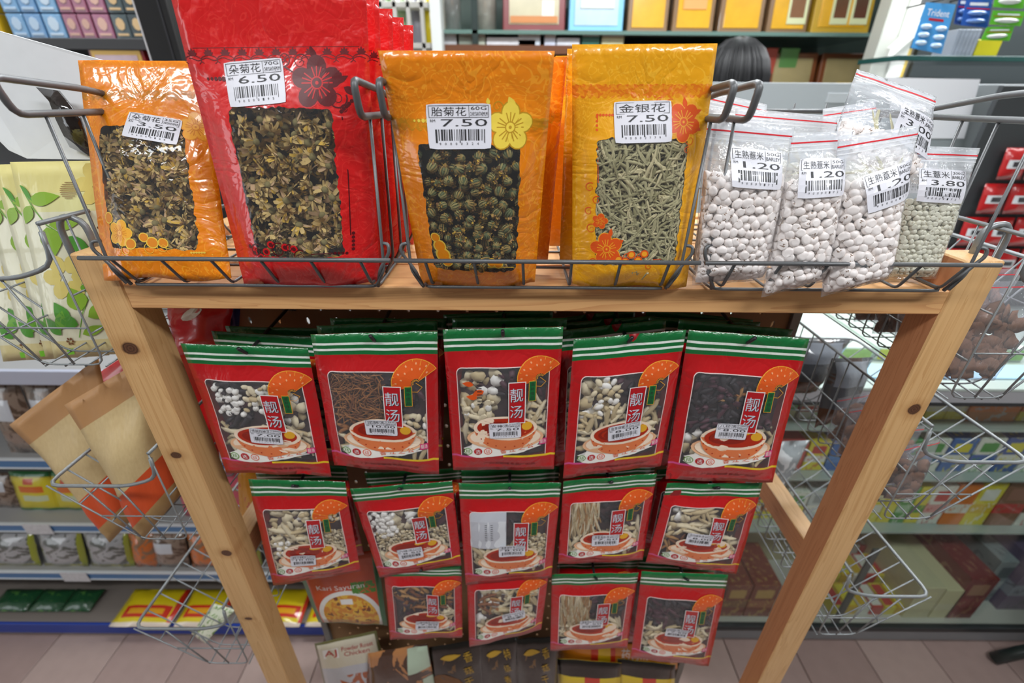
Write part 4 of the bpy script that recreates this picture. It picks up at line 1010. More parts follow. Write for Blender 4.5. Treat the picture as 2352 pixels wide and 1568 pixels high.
row([
 ('herbal soup packet of the third row far left, dark slices and tan chips inside', ((880, 1296), (1060, 1300), (1062, 1462), (896, 1470)), 0, 61, [('dark', .12, .9, .4, .75), ('bark', .12, .9, .5, .74), ('root', .5, .9, .22, .44)], '山楂乌梅汤', '7.50', '100G', None, (982, 1432, -4, .0415)),
 ('third row herbal soup packet with orange flakes at its upper left', ((1072, 1305), (1262, 1297), (1243, 1447), (1078, 1486)), 0, 62, [('slice', .12, .5, .4, .75), ('bark', .2, .4, .5, .7), ('root', .5, .9, .3, .75), ('root', .12, .9, .2, .34)], '党参补气汤', '8.50', '100G', None, (1180, 1413, 8, .0415)),
 ('third row herbal soup packet with straight pale sticks at its left', ((1268, 1318), (1467, 1315), (1440, 1487), (1264, 1494)), 0, 63, [('stalk', .12, .45, .42, .75), ('plum', .45, .88, .5, .75), ('root', .12, .9, .22, .45)], '清香滋补汤', '7.50', '95G', None, (1358, 1432, 1, .0415)),
 ('third row herbal soup packet at the far right with a dark bundle', ((1474, 1312), (1673, 1319), (1628, 1530), (1448, 1510)), 0, 64, [('dark', .12, .5, .5, .75), ('plum', .5, .88, .5, .75), ('root', .12, .9, .22, .46)], '四物汤', '7.50', '100G', None, (1553, 1450, -5, .0415)),
], .492)
HK = plain('3a3a3c', .35, .6)
names = ['white ball packet of the top row', 'brown twig packet of the top row', 'orange flower packet of the top row', 'cream root packet of the top row', 'black herb packet of the top row',
 'cream slice packet at the left of the second row', 'white ball packet of the second row', 'paper insert packet of the second row', 'stalk packet of the second row', 'gnarled root packet of the second row', '', '', 'pale stick packet of the third row', 'dark bundle packet of the third row']
nb = [2, 2, 2, 3, 3, 1, 1, 1, 1, 1, 0, 0, 1, 1]
offs = [(.012, .03), (.0, .026), (.0, .028), (-.012, .026), (-.012, .026), (-.004, .03), (.006, .03), (.004, .03), (.0, .028), (-.004, .03), (0, 0), (0, 0), (.004, .03), (-.004, .03)]
for i, b in enumerate(FRONT):
    for k in range(nb[i]):
        dup(b.root, (offs[i][0] * (k + 1) + .002 * (-1) ** k, offs[i][1] * (k + 1), -.005 * k), 'soup packet hanging %s the %s' % (('right behind', 'second behind', 'third behind')[k], names[i]), (0, R((-1) ** (k + i) * 1.5), R(rnd.uniform(-1.5, 1.5))))
    p = b.S(.5, .955, .001); m = MB(); x, z = p.x, p.z
    m.tube([(x, PY, z + .006), (x, PY - .006, z + .006), (x, p.y + .002, z - .002), (x, p.y - .011, z + .012)], .0023, 7, round_=.004)
    m.box((x - .010, PY - .003, z + .002), (x + .010, PY - .0003, z + .010))
    m.build('peg_hook', HK, rack, True)

# ------------------------------------------------------------ generic packets and boxes for the shop behind
def packet_mat(name, fn, rough=.35, coat=.6):
    t = NT(name); uv, u, v = uvs(t); return t.done(t.bsdf(fn(t, uv, u, v), rough, 0, coat, t.noise(uv, 9, 2), .3, .003))
def bands(*bs, base='888888', blotch=None, frame=None):
    """horizontal printed bands (v0, v1, u0, u1, colour) over a base colour"""
    def fn(t, uv, u, v):
        c = lin(base)
        if blotch:
            n = t.noise(uv, blotch[2], 3, 1.5); c = t.mix(t.ma('GREATER_THAN', n, blotch[1]), c, lin(blotch[0]))
        for (v0, v1, u0, u1, cc) in bs: c = t.mix(t.ma('MULTIPLY', t.band(v, v0, v1), t.band(u, u0, u1)), c, lin(cc))
        if frame:
            w_ = frame[1]; ins = t.ma('MULTIPLY', t.band(u, w_, 1 - w_), t.band(v, w_ * .7, 1 - w_ * .7)); c = t.mix(ins, lin(frame[0]), c)
        return c
    return fn
def pack(name, label, cat, quad, mat, seed=0, T=.012, mode='pillow', nx=10, ny=12, group=None, wr=.0025, back=None, botwave=0, waist=0):
    b = Bag(name, label, cat, quad, T, T * .7, mode, seed, wr, group, root=False, botwave=botwave, waist=waist)
    base = (b.q[2] + b.q[3]) / 2
    class R_: pass
    m = MB(); uv = []
    for bk in (False, True):
        for j in range(ny + 1):
            for i in range(nx + 1): m.v.append(tuple(b.S(i / nx, j / ny, -.0006 if bk else 0, back=bk))); uv.append((i / nx, j / ny))
        b0 = (nx + 1) * (ny + 1) if bk else 0
        for j in range(ny):
            for i in range(nx):
                a = b0 + j * (nx + 1) + i; f = (a, a + 1, a + nx + 2, a + nx + 1); m.f.append(f[::-1] if bk else f); m.m.append(0)
    N = (nx + 1) * (ny + 1)
    for i in range(nx): k = ny * (nx + 1) + i; m.f += [(i, N + i, N + i + 1, i + 1), (k, k + 1, N + k + 1, N + k)]; m.m += [0, 0]
    for j in range(ny): a = j * (nx + 1); c = a + nx; m.f += [(a, a + nx + 1, N + a + nx + 1, N + a), (c, N + c, N + c + nx + 1, c + nx + 1)]; m.m += [0, 0]
    o = m.build(name, [mat], None, True, origin=base, uv=uv); tag(o, label, cat, group); b.root = o
    return b
def printed(b, fn, name='print'):
    a = Art(); fn(a, b.W, b.H); return b.art(a, name, eps=.0005)

# --- green leaf print pouches, left
def leafmat():
    def fn(t, uv, u, v):
        c = t.mix(t.ma('GREATER_THAN', v, .86), lin('e9e6c8'), lin('eadf92')); c = t.mix(t.band(v, .0, .10), c, lin('e3d49a')); c = t.mix(t.band(v, .78, .865), c, lin('e6e2a0')); return c
    return packet_mat('leaf_print_pouch', fn, .4, .5)
LM = leafmat(); G1, G2, G3 = plain('8fb836', .4), plain('4f9a2c', .4), plain('6fae30', .4); PY_ = plain('e2cf74', .4); BRF = plain('7a4a22', .5); LIME = plain('7cc832', .4)
def leafart(a, W, H):
    P = lambda u, v: ((u - .5) * W, (v - .5) * H)
    for c, r in ((P(.42, .46), .030), (P(.85, .90), .024)):
        for k in range(6): an = k * 1.047; a.disc((c[0] + r * .62 * math.cos(an), c[1] + r * .62 * math.sin(an)), r * .42, r * .33, PY_, an, 1, 10, 1)
    a.stroke([P(.06, .90), P(.17, .80), P(.3, .72), P(.46, .665), P(.56, .64)], .0014, G3, 1.4)
    for (u, v, l, wd, rot, m_) in ((.14, .83, .034, .015, .15, G1), (.15, .81, .024, .014, -2.1, G1), (.33, .72, .036, .017, .12, G1), (.30, .71, .034, .026, -1.45, G1), (.48, .66, .034, .017, -.65, G2), (.07, .9, .02, .005, -1, G2),
                                 (.55, .28, .032, .026, 1.9, G1), (.62, .24, .036, .02, .5, G1), (.68, .32, .034, .022, 1.0, G2), (.48, .2, .03, .018, 2.8, G2), (.5, .14, .034, .014, .3, G1), (.35, .2, .035, .022, 2.0, G2), (.2, .17, .03, .016, 1.2, G3), (.2, .14, .03, .018, 2.2, G2)): a.leaf(P(u, v), l, wd, m_, rot, 2)
    a.stroke([P(.44, .12), P(.55, .26), P(.64, .34)], .0012, G3, 1.6)
    for c in (P(.72, .54), P(.88, .70), P(.30, .10), P(.92, .12)):
        for k in range(6): an = k * 1.047; a.disc((c[0] + .0042 * math.cos(an), c[1] + .0042 * math.sin(an)), .0022, .0017, BRF, an, 2, 8, 1)
    a.disc(P(.62, .40), .0055, .0048, G3, 0, 2, 12, 1)
    for k in range(9): y = -.0085 + k * .0021; x = math.sqrt(max(0, .0095 ** 2 - y * y)); c = P(.56, .875); a.stroke([(c[0] - x, c[1] + y), (c[0] + x, c[1] + y)], .0006, BRF, 2)
    a.rect(P(.26, .035), .010, .009, LIME, 0, 2, 1, 1)
LP = [('frontmost green leaf print pouch, largest face showing, in the left side basket', ((22, 372), (262, 368), (285, 812), (125, 822)), .51),
      ('green leaf print pouch second in the left basket, only a strip showing', ((-18, 378), (222, 372), (250, 816), (104, 820)), .522),
      ('green leaf print pouch third in the left basket, strip with brown flower', ((-52, 385), (190, 375), (230, 818), (60, 826)), .534),
      ('green leaf print pouch furthest left in the left basket, cut by the photo edge', ((-95, 392), (150, 380), (200, 820), (8, 830)), .546)]
for i, (lb, q, D) in enumerate(LP):
    b = pack('leaf_print_pouch', lb, 'pouch', Q(*q, D + .01, D), LM, 70 + i, .006, group='green leaf pouches', wr=.0012, nx=14, ny=16); printed(b, leafart, 'leaf_print')
# --- brown paper pouches
def kraft(t, uv, u, v):
    c = t.mix(t.noise(uv, 30, 3), lin('d8c08e'), lin('c4a878')); c = t.mix(t.ma('GREATER_THAN', v, .84), c, lin('b98a5a'))
    cur = t.ma('ADD', .36, t.ma('MULTIPLY', u, .02)); c = t.mix(t.ma('LESS_THAN', v, cur), c, lin('d8501e')); c = t.mix(t.ma('LESS_THAN', v, .13), c, lin('b7935e')); return c
KM = packet_mat('brown_paper_print', kraft, .6, .1)
b = pack('paper_pouch', 'brown paper pouch leaning out furthest left, orange red lower part', 'pouch', Q((22, 975), (228, 818), (330, 1165), (250, 1248), .57, .56), KM, 81, .020, 'pouch', 16, 20, 'brown paper pouches', .005, waist=.14)
b = pack('paper_pouch', 'brown paper pouch against the left post, orange red lower part', 'pouch', Q((148, 930), (345, 815), (415, 1135), (320, 1250), .50, .50), KM, 82, .020, 'pouch', 16, 20, 'brown paper pouches', .005, waist=.12)
RG = plain('d01420', .3, coat=.7); 
pack('red_bag', 'glossy red bag behind the left post beside the soup packets', 'bag', Q((205, 872), (462, 694), (505, 1062), (300, 1100), .63, .60), RG, 83, .012, wr=.006)
b = pack('red_bag', 'folded red plastic bag high behind the rail, with a white print', 'bag', Q((385, 705), (540, 690), (520, 790), (400, 820), .56, .55), plain('d4202a', .3, coat=.7), 84, .010, wr=.006)
printed(b, lambda a, W, H: a.disc((-.1 * W, .33 * H), .014, .008, WHT, .3, 1, 12, 1))
pack('orange_bag', 'orange yellow bag with red marks behind the left post', 'bag', Q((545, 1075), (625, 1080), (620, 1240), (560, 1275), .62, .60), packet_mat('orange_print', bands(base='e8a012', blotch=('d8401a', .66, 5))), 85, .008, wr=.004)
pack('blue_packet', 'narrow blue packet edge beside the red bag behind the rail', 'packet', Q((515, 700), (552, 700), (548, 760), (522, 760), .58, .58), plain('2c3f8c', .4), 86, .004)
b = pack('seasoning_packet', 'white packet with green leaf print lying in the lowest left basket', 'packet', Q((440, 1455), (490, 1385), (540, 1400), (470, 1478), .60, .56), packet_mat('white_green_print', bands(base='dfe4cc', blotch=('6c9a3c', .56, 5))), 87, .006)

# --- white board and black strap at the upper left
m = MB(); pts = [at(-150, 30, .60), at(230, 137, .60), at(330, 175, .60), at(300, 368, .58), at(62, 364, .58), at(20, 345, .582), at(-20, 305, .586), at(-150, 250, .59)]
n = len(pts); off = Vector((0, .004, 0)); m.add([tuple(p) for p in pts] + [tuple(p + off) for p in pts], [tuple(range(n))[::-1], tuple(range(n, 2 * n))] + [(i, (i + 1) % n, n + (i + 1) % n, n + i) for i in range(n)])
o = m.build('display_board', plain('dcdfe2', .35, coat=.3, nz=.06, nscale=60), origin=pts[3]); tag(o, 'scuffed white plastic board with rounded corner at the upper left', 'board')
m = MB(); cs = [(( 82, 200), (132, 208)), ((112, 232), (158, 240)), ((128, 275), (182, 272)), ((146, 312), (196, 318)), ((160, 338), (216, 364))]
for i, (p, q) in enumerate(cs):
    d = .575 - .014 * math.sin(i / 4 * math.pi); P, q_ = at(*p, d), at(*q, d); m.v += [tuple(P), tuple(q_), tuple(P + Vector((0, .003, 0))), tuple(q_ + Vector((0, .003, 0)))]
for i in range(4):
    a = i * 4; m.f += [(a, a + 1, a + 5, a + 4), (a + 2, a + 6, a + 7, a + 3), (a, a + 4, a + 6, a + 2), (a + 1, a + 3, a + 7, a + 5)]; m.m += [0] * 4
m.f += [(0, 2, 3, 1), (16, 17, 19, 18)]; m.m += [0, 0]
o = m.build('strap', plain('1c1514', .15, coat=.8, bump=.6, nscale=90), None, True, origin=at(150, 250, .57)); tag(o, 'glossy black strap hanging down the white board', 'strap')

# --- lower packets on the perforated board
def kari(t, uv, u, v):
    c = t.mix(t.noise(uv, 3, 2), lin('d8561c'), lin('c23a18'))
    d = t.n('VectorMath', operation='DISTANCE'); t.set(d.inputs[0], uv); d.inputs[1].default_value = (.52, .12, 0)
    n = t.noise(uv, 14, 3, 1)
    food = t.mix(t.ma('GREATER_THAN', n, .5), lin('d98a1e'), lin('e8b83a')); food = t.mix(t.ma('GREATER_THAN', t.noise(uv, 9, 2), .6), food, lin('7c3a14'))
    c = t.mix(t.ma('LESS_THAN', d.outputs['Value'], .44), c, lin('eef0ee')); c = t.mix(t.ma('LESS_THAN', d.outputs['Value'], .38), c, food)
    g = t.ma('MULTIPLY', t.band(u, .62, .92), t.band(v, .5, .66)); c = t.mix(t.ma('MULTIPLY', g, t.ma('GREATER_THAN', n, .45)), c, lin('3f8a2a'))
    e = t.ma('MULTIPLY', t.band(u, .06, .93), t.ma('GREATER_THAN', v, .01)); return t.mix(e, lin('0d7a44'), c)
b = pack('curry_packet', 'orange curry packet with green edges and a picture of curry below the second row', 'packet', Q((676, 1290), (866, 1262), (890, 1436), (732, 1428), .545, .54), packet_mat('curry_print', kari), 88, .007, wr=.002)
printed(b, lambda a, W, H: (a.text('Kari Sayuran', (-.02 * W, .10 * H), .62 * W, .085 * H, WHT, .02, 1), a.rect((.02 * W, -.10 * H), .16 * W, .08 * H, WHT, 0, 1, 1, 1)))
def ajm(t, uv, u, v):
    c = t.mix(t.ma('GREATER_THAN', v, .72), lin('c9cdd6'), lin('ded9c4')); n = t.noise(uv, 6, 2, 1)
    m_ = t.ma('MULTIPLY', t.band(v, .12, .62), t.ma('GREATER_THAN', t.ma('ADD', u, t.ma('MULTIPLY', v, .4)), .52)); c = t.mix(t.ma('MULTIPLY', m_, t.ma('GREATER_THAN', n, .42)), c, lin('b4592a'))
    c = t.mix(t.ma('MULTIPLY', t.ma('LESS_THAN', v, .3), t.ma('GREATER_THAN', n, .55)), c, lin('3c6a34'))
    return t.mix(t.ma('MULTIPLY', t.band(u, .03, .96), t.band(v, .02, .975)), lin('6c6a40'), c)
b = pack('spice_packet', 'pale spice packet with red AJ letters and a roast picture', 'packet', Q((722, 1478), (864, 1448), (912, 1640), (765, 1660), .56, .56), packet_mat('roast_print', ajm), 89, .006, wr=.0015)
printed(b, lambda a, W, H: (a.rect((-.27 * W, .37 * H), .26 * W, .09 * H, WHT, 0, 1, 1, 1), a.text('AJ', (-.27 * W, .37 * H), .2 * W, .07 * H, LRED, 0, 1.5), a.text('Powder Roast', (.16 * W, .395 * H), .5 * W, .04 * H, LRED, 0, 1), a.text('Chicken', (.14 * W, .345 * H), .4 * W, .04 * H, LRED, 0, 1)))
b = pack('mushroom_bag', 'clear bag of brown mushrooms with a green and white print', 'bag', Q((845, 1500), (982, 1478), (1010, 1640), (842, 1650), .55, .55), packet_mat('mushroom_print', bands((.72, .98, .66, .99, 'b9cdb6'), (0, .6, .86, 1, 'b9cdb6'), base='4a3226', blotch=('b87e4e', .52, 2.2)), .18), 90, .014, wr=.004)
printed(b, lambda a, W, H: a.rect((.1 * W, -.02 * H), .22 * W, .09 * H, WHT, .3, 1, 1, 1))
BKM = packet_mat('black_gold_print', bands(base='17120e', blotch=('6a4a22', .66, 4)), .25)
GOLDT = plain('c9a23a', .35, .3)
for i, (q, lb) in enumerate((([(985, 1486), (1108, 1468), (1120, 1650), (1000, 1655)], 'black packet with a brown mushroom picture beside the mushroom bag'), ([(1098, 1470), (1190, 1462), (1195, 1650), (1105, 1655)], 'black packet with gold lettering, left of the pair by the orange packets'), ([(1182, 1466), (1282, 1462), (1275, 1650), (1186, 1655)], 'black packet with gold lettering next to the orange packets'))):
    b = pack('black_packet', lb, 'packet', Q(*q, .555, .555), BKM, 91 + i, .010, wr=.004)
    def gold_(a, W, H, i=i):
        if i == 0: a.disc((-.18 * W, .04 * H), .30 * W, .16 * H, plain('7a5230', .5, nz=.3, nscale=60), .3, 1, 14, 2)
        for k, ch in enumerate('香菇干货' if i != 1 else '特级香菇'): a.text(ch, (.22 * W, (.36 - k * .14) * H), .16 * W, .09 * H, GOLDT, .2, 2)
        a.leaf((-.3 * W, .36 * H), .4 * W, .05 * H, GOLDT, .2, 1.5)
    printed(b, gold_, 'gold_print')
b = pack('orange_packet', 'orange packet with white characters under the third row of soup packets', 'packet', Q((1278, 1478), (1560, 1478), (1555, 1535), (1278, 1530), .585, .582), packet_mat('orange_seal_print', bands((.2, .9, .28, .48, 'd8381a'), (.35, .98, .34, .44, 'ecc018'), base='e2861c')), 95, .006)
printed(b, lambda a, W, H: a.text('药材汤包', (.18 * W, .15 * H), .30 * W, .42 * H, WHT, 0, 1))
for i, (x0, x1, d) in enumerate(((1274, 1428, .57), (1412, 1552, .575))):
    b = pack('yellow_packet', 'yellow packet with a red stripe and black header, %s of the pair at the bottom' % ('left' if i == 0 else 'right'), 'packet', Q((x0 + 6, 1512), (x1, 1522 + 4 * i), (x1 - 10, 1680), (x0 + 10, 1680), d, d), packet_mat('yellow_stripe_print', bands((.82, 1, 0, 1, '1a1512'), (0, .82, .42, .66, 'd4381a'), base='e8c81c')), 96 + i, .008)
    printed(b, lambda a, W, H: a.flower((.04 * W, .22 * H), .012, INK, LRED))

# --- bags of brown slices in the right baskets
SL = clear_mat('slice_bag_film', .09, (.93, .92, .95, 1), .7)
slm = [plain('7a5236', .7, nz=.3, nscale=120), plain('4c2a1c', .8), plain('e0d0bc', .6)]
def slicebag(label, quad, seed, kind=0):
    b = Bag('slice_bag', label, 'bag', quad, .010, .009, 'zip', seed, .003, 'bags of brown slices')
    b.body(SL, SL, 12, 14); hp = Heap(); fill(b, hp, (.08, .92, .06, .80), .016, T_sl, 2, (1.5, 1.5, 1.0), 'face', .3, 1.1, d0=.35); hp.build('dried_slices', slm, b.root, bag=b)
    a = Art()
    a.stroke([((u - .5) * b.W, .44 * b.H) for u in [i / 8 for i in range(9)]], .0012, ZRED, 1); b.art(a, 'zip_strip')
for i in range(6):
    Y = .475 + i * .042; x0, x1 = .532, .640; z0 = 1.403 - .125
    slicebag(['clear bag of brown slices at the front of the upper right basket', 'second clear bag of brown slices from the front of the upper right basket', 'third clear bag of brown slices in the upper right basket', 'fourth clear bag of brown slices in the upper right basket', 'fifth clear bag of brown slices in the upper right basket', 'rearmost clear bag of brown slices in the upper right basket'][i],
             [Vector((x0, Y + .035, z0 + .115)), Vector((x1 + .02, Y + .045, z0 + .115)), Vector((x1 - .045, Y, z0)), Vector((x0, Y, z0))], 110 + i)
zl = rimz(2350, 1062)
for i in range(5):
    Y = .478 + i * .03; z0 = zl - .095
    slicebag(['front clear bag of brown slices in the lower right basket', 'second clear bag of brown slices in the lower right basket', 'third clear bag of brown slices in the lower right basket', 'fourth clear bag of brown slices in the lower right basket', 'fifth clear bag of brown slices in the lower right basket'][i],
             [Vector((.528, Y + .01, z0 + .085)), Vector((.60, Y + .02, z0 + .095)), Vector((.583, Y, z0)), Vector((.528, Y, z0))], 120 + i)
DK = packet_mat('grey_clear_bag', bands((.62, .95, .1, .9, '8a909a'), (0, .3, 0, 1, '5a3c2a'), base='55575c', blotch=('4a3a34', .58, 3)), .2)
pack('grey_bag', 'grey clear bag with dark contents seen through the side baskets', 'bag', [Vector((.535, .66, zl + .035)), Vector((.64, .70, zl + .015)), Vector((.60, .66, zl - .09)), Vector((.535, .64, zl - .095))], DK, 130, .02, wr=.004)
pack('grey_bag', 'grey clear bag at the far end of the middle right basket', 'bag', [Vector((.53, .755, zl + .02)), Vector((.65, .775, zl + .01)), Vector((.60, .745, zl - .09)), Vector((.53, .74, zl - .095))], DK, 131, .02, wr=.004)
zq = rimz(2130, 1370)
pack('silver_packet', 'silver grey packet at the far end of the lowest right basket', 'packet', [Vector((.54, .75, zq + .06)), Vector((.645, .77, zq + .05)), Vector((.60, .74, zq - .09)), Vector((.54, .735, zq - .095))], packet_mat('silver_print', bands(base='9aa2a6', blotch=('d6dadd', .55, 4)), .25), 132, .02, wr=.004)

# ------------------------------------------------------------ left shelving unit
def boxpart(name, p0, p1, mat, parent, bev=.001): m = MB(); m.box(p0, p1, bev=bev); return m.build(name, mat, parent)
WHM = plain('a4a4a4', .35, .1); BLUE = plain('3f74a8', .35, coat=.3); DBLUE = plain('1f3f9c', .4)
gon = thing('shelving_unit', 'white metal shelving unit with blue price strips behind the left post', 'shelving', (-1.6, 1.1, 0))
GX0, GX1 = -3.0, -.525
boxpart('back_panel', (GX0, 1.36, 0), (GX1, 1.38, .99), plain('8a8c8e', .5), gon)
boxpart('kick_base', (GX0, .90, 0), (GX1, 1.36, .035), plain('8e9092', .5), gon)
boxpart('blue_edge', (GX0, .872, .010), (GX1, .88, .058), DBLUE, gon)
boxpart('shelf', (GX0, .88, .050), (GX1, 1.36, .062), plain('7c746e', .45), gon)
SHZ = ((.215, .955), (.385, 1.0), (.655, 1.0), (.955, 1.0))
for k, (z, y) in enumerate(SHZ):
    sh = boxpart('shelf', (GX0, y, z - .012), (GX1, 1.36, z), WHM, gon)
    if k < 3:
        boxpart('price_strip', (GX0, y - .008, z - .030), (GX1, y - .0005, z - .004), BLUE, sh, .0006)
        for sg in (0, 1): boxpart('strip_edge', (GX0, y - .010, z - .035 + sg * .031), (GX1, y - .001, z - .030 + sg * .031), plain('d6dce0', .3), sh, .0005)
        for x in ((-1.54, ) if k else (-1.46,)):
            if k < 2: boxpart('price_tag', (x, y - .0125, z - .040), (x + .085, y - .0105, z + .004), plain('d9d9dd', .4, nz=.3, nscale=120), sh, .0003)
    else: boxpart('front_lip', (GX0, y - .012, z - .04), (GX1, y, z + .002), plain('c3c8da', .3, .2), sh, .001)
GP = {}
def lying(x0, x1, yt, yb, z, rise):
    xm = (x0 + x1) / 2; f, b_ = atz(xm, yb, z + .004), atz(xm, yt, z + rise); a0, a1 = atz(x0, yb, z + .004), atz(x1, yb, z + .004)
    return [Vector((a0.x, b_.y, z + rise)), Vector((a1.x, b_.y, z + rise)), Vector((a1.x, f.y, z + .006)), Vector((a0.x, f.y, z + .006))]
def gpack(name, label, x0, x1, yt, yb, z, mat, seed, lean=.03, T=.012, ymin=.9, grp='packets on the left shelving'):
    return pack(name, label, 'packet', lying(x0, x1, yt, yb, z, T) if lean > .09 else stand(x0, x1, yt, yb, z, lean, ymin), mat, seed, T, nx=8, ny=8, group=grp, wr=.004)
clr = packet_mat('brown_clear_bag', bands((.5, .78, .15, .7, 'c9ccd4'), base='8a7668', blotch=('5a4638', .52, 4)), .2, .9)
clr2 = packet_mat('silver_clear_bag', bands((0, .1, 0, 1, 'a8a234'), (0, 1, .9, 1, '9aa030'), base='a3a3a6', blotch=('5a5c58', .52, 4)), .15, .9)
ylw = packet_mat('yellow_green_print', bands((.88, 1, 0, 1, '2e8a4a'), (.0, .06, 0, 1, '2e8a4a'), (.5, .66, .2, .8, 'd86a1a'), (.28, .42, .25, .85, 'c9d2b0'), (.7, .84, .35, .6, 'c84a2a'), base='d8c62a'))
pnk = packet_mat('pink_print', bands(base='c8566a', blotch=('7a9a4a', .6, 4))); drk = packet_mat('dark_green_print', bands(base='1c4a2c', blotch=('4a7a3a', .62, 4)), .25)
yrd = packet_mat('yellow_red_print', bands((.2, .5, .12, .9, 'c8301c'), (.28, .42, .2, .8, 'e0a01c'), (0, 1, .92, 1, 'c8301c'), (0, .1, 0, 1, 'e8d8c8'), base='dcc61a'), .25)
orb = packet_mat('orange_clear_print', bands(base='c86a2a', blotch=('8a6a50', .5, 3)), .2)
for i, x in enumerate((-30, 62, 150, 238)): gpack('dried_goods_bag', ['brown dried goods bag with white label at the photo edge, upper left shelf', 'brown dried goods bag second from the photo edge, upper left shelf', 'brown dried goods bag behind the left paper pouch', 'brown dried goods bag behind the right paper pouch'][i], x, x + 88, 875, 1040, .655, clr, 200 + i, T=.02, ymin=1.02)
for i, x in enumerate((18, 105, 192)): gpack('yellow_packet', ['yellow packet with green edge at the left, middle shelf on the left', 'yellow packet with green edge second on the middle left shelf', 'yellow packet with green edge behind the basket wire'][i], x, x + 92, 1082, 1170, .385, ylw, 210 + i, ymin=1.02)
gpack('dried_goods_bag', 'grey bag at the left end of the middle left shelf', -40, 22, 1085, 1165, .385, clr, 214, ymin=1.05)
gpack('pink_packet', 'pink packet with green leaves between the left post and the soup packets', 480, 560, 1080, 1185, .385, pnk, 215, ymin=1.02)
gpack('pink_packet', 'second pink packet standing behind the left rack post', 400, 480, 1080, 1185, .385, pnk, 216, ymin=1.02)
for i, (x0, x1, m_) in enumerate(((-40, 72, clr2), (80, 182, clr2), (188, 290, clr2), (292, 350, orb), (340, 420, clr), (425, 500, orb), (505, 590, clr2))):
    gpack('foil_packet', ['silver packet at the photo edge, second shelf from below', 'silver packet with olive edge next to the photo edge', 'silver packet with olive edge below the left paper pouch', 'orange clear packet below the right paper pouch', 'brown clear packet left of the left post', 'orange clear packet behind the left post', 'silver packet right of the left post, low shelf'][i], x0, x1, 1224, 1308, .215, m_, 220 + i, T=.02, ymin=.97)
for i, (x0, x1) in enumerate(((-30, 60), (62, 135), (138, 205))): gpack('green_packet', ['dark green packet at the photo corner on the bottom shelf', 'dark green packet in the middle of the bottom shelf trio', 'dark green packet nearest the yellow packets on the bottom shelf'][i], x0, x1, 1352, 1405, .066, drk, 230 + i, .10, T=.014, ymin=.95)
for i, (x0, x1) in enumerate(((250, 388), (398, 505), (590, 688), (700, 800))): gpack('noodle_packet', ['yellow and red packet leftmost on the bottom shelf', 'yellow and red packet behind the lowest left basket', 'yellow and red packet right of the left post on the bottom shelf', 'yellow and red packet rightmost, below the curry packet'][i], x0, x1, 1352, 1440, .066, yrd, 240 + i, .10, T=.016, ymin=.90)

# ------------------------------------------------------------ glass counter on the right
GL = glass_mat()
cnt = thing('glass_counter', 'glass fronted counter with shelves of small boxes on the right', 'counter', (1.5, 1.1, 0))
CX0, CX1, CYF, CYB, CZT = .42, 3.0, .872, 1.36, 1.0
GRY = plain('b4b8be', .35, .3); ALU = plain('c9cdd2', .3, .7)
boxpart('kick_base', (CX0, CYF + .004, .002), (CX1, CYB, .062), plain('86878a', .55), cnt)
boxpart('bottom_frame', (CX0, CYF - .004, .062), (CX1, CYF + .012, .082), plain('2e3234', .4), cnt)
boxpart('deck', (CX0, CYF + .012, .074), (CX1, CYB, .084), plain('c4c2bc', .5), cnt)
boxpart('top_edge', (CX0, CYF - .004, CZT - .034), (CX1, CYF + .014, CZT - .002), GRY, cnt)
boxpart('top_seal', (CX0, CYF - .006, CZT - .042), (CX1, CYF + .010, CZT - .035), plain('26282a', .5), cnt)
boxpart('top_glass', (CX0, CYF - .006, CZT - .001), (CX1, CYB, CZT + .007), plain('b4c2bc', .15, coat=.6), cnt)
boxpart('back_panel', (CX0, CYB, .06), (CX1, CYB + .015, CZT), plain('d2d2cc', .6), cnt)
boxpart('end_panel', (CX0 - .012, CYF, .0), (CX0, CYB, CZT), GRY, cnt)
boxpart('front_glass', (CX0, CYF + .002, .082), (CX1, CYF + .006, CZT - .04), GL, cnt, .0004)
for z in (.450, .660, .835):
    boxpart('glass_shelf', (CX0, .935, z - .008), (CX1, CYB, z), plain('a9b3b0', .2, coat=.5), cnt)
boxpart('mullion', (1.05, CYF + .008, .08), (1.07, CYF + .016, .44), plain('5d6468', .3, .5), cnt)
def pbox(name, label, x0, x1, yt, yb, z, depth, cols, ymin=0, grp='boxes in the glass counter', turn=0):
    """printed carton: cols = (base, stripe, second stripe)"""
    q = stand(x0, x1, yt, yb, z, 0, ymin); a, b_ = q[3], q[2]; zt = q[0].z
    k = cols
    key = 'carton_' + '_'.join(cols)
    if key not in GP:
        t = NT(key); tc = t.n('TexCoord').outputs[0]; sp = t.n('SeparateXYZ', Vector=tc)
        c = lin(cols[0]); c = t.mix(t.band(sp.outputs[2], .30, .52), c, lin(cols[1])); c = t.mix(t.ma('MULTIPLY', t.band(sp.outputs[2], .60, .86), t.band(sp.outputs[0], .18, .82)), c, lin(cols[2]))
        nz = t.noise(tc, 7, 2, 1); c = t.mix(t.ma('MULTIPLY', t.ma('GREATER_THAN', nz, .60), .7), c, lin(cols[2]))
        GP[key] = t.done(t.bsdf(c, .35, 0, .4))
    o_ = Vector(((a.x + b_.x) / 2, a.y + depth / 2, z)); m = MB(); m.box((a.x, a.y, z + .0005), (b_.x, a.y + depth, zt), bev=.0012)
    if turn: M = Matrix.Translation(o_) @ Matrix.Rotation(R(turn), 4, 'Z') @ Matrix.Translation(-o_); m.v = [tuple(M @ Vector(v)) for v in m.v]
    o = m.build(name, GP[key], origin=o_); tag(o, label, 'box', grp)
    if abs(b_.x - a.x) > .03:
        f = boxpart('lid_flap', (a.x + .003, a.y + .001, zt - .0005), (b_.x - .003, a.y + depth * .5, zt + .0008), GP[key], o, .0003)
    return o
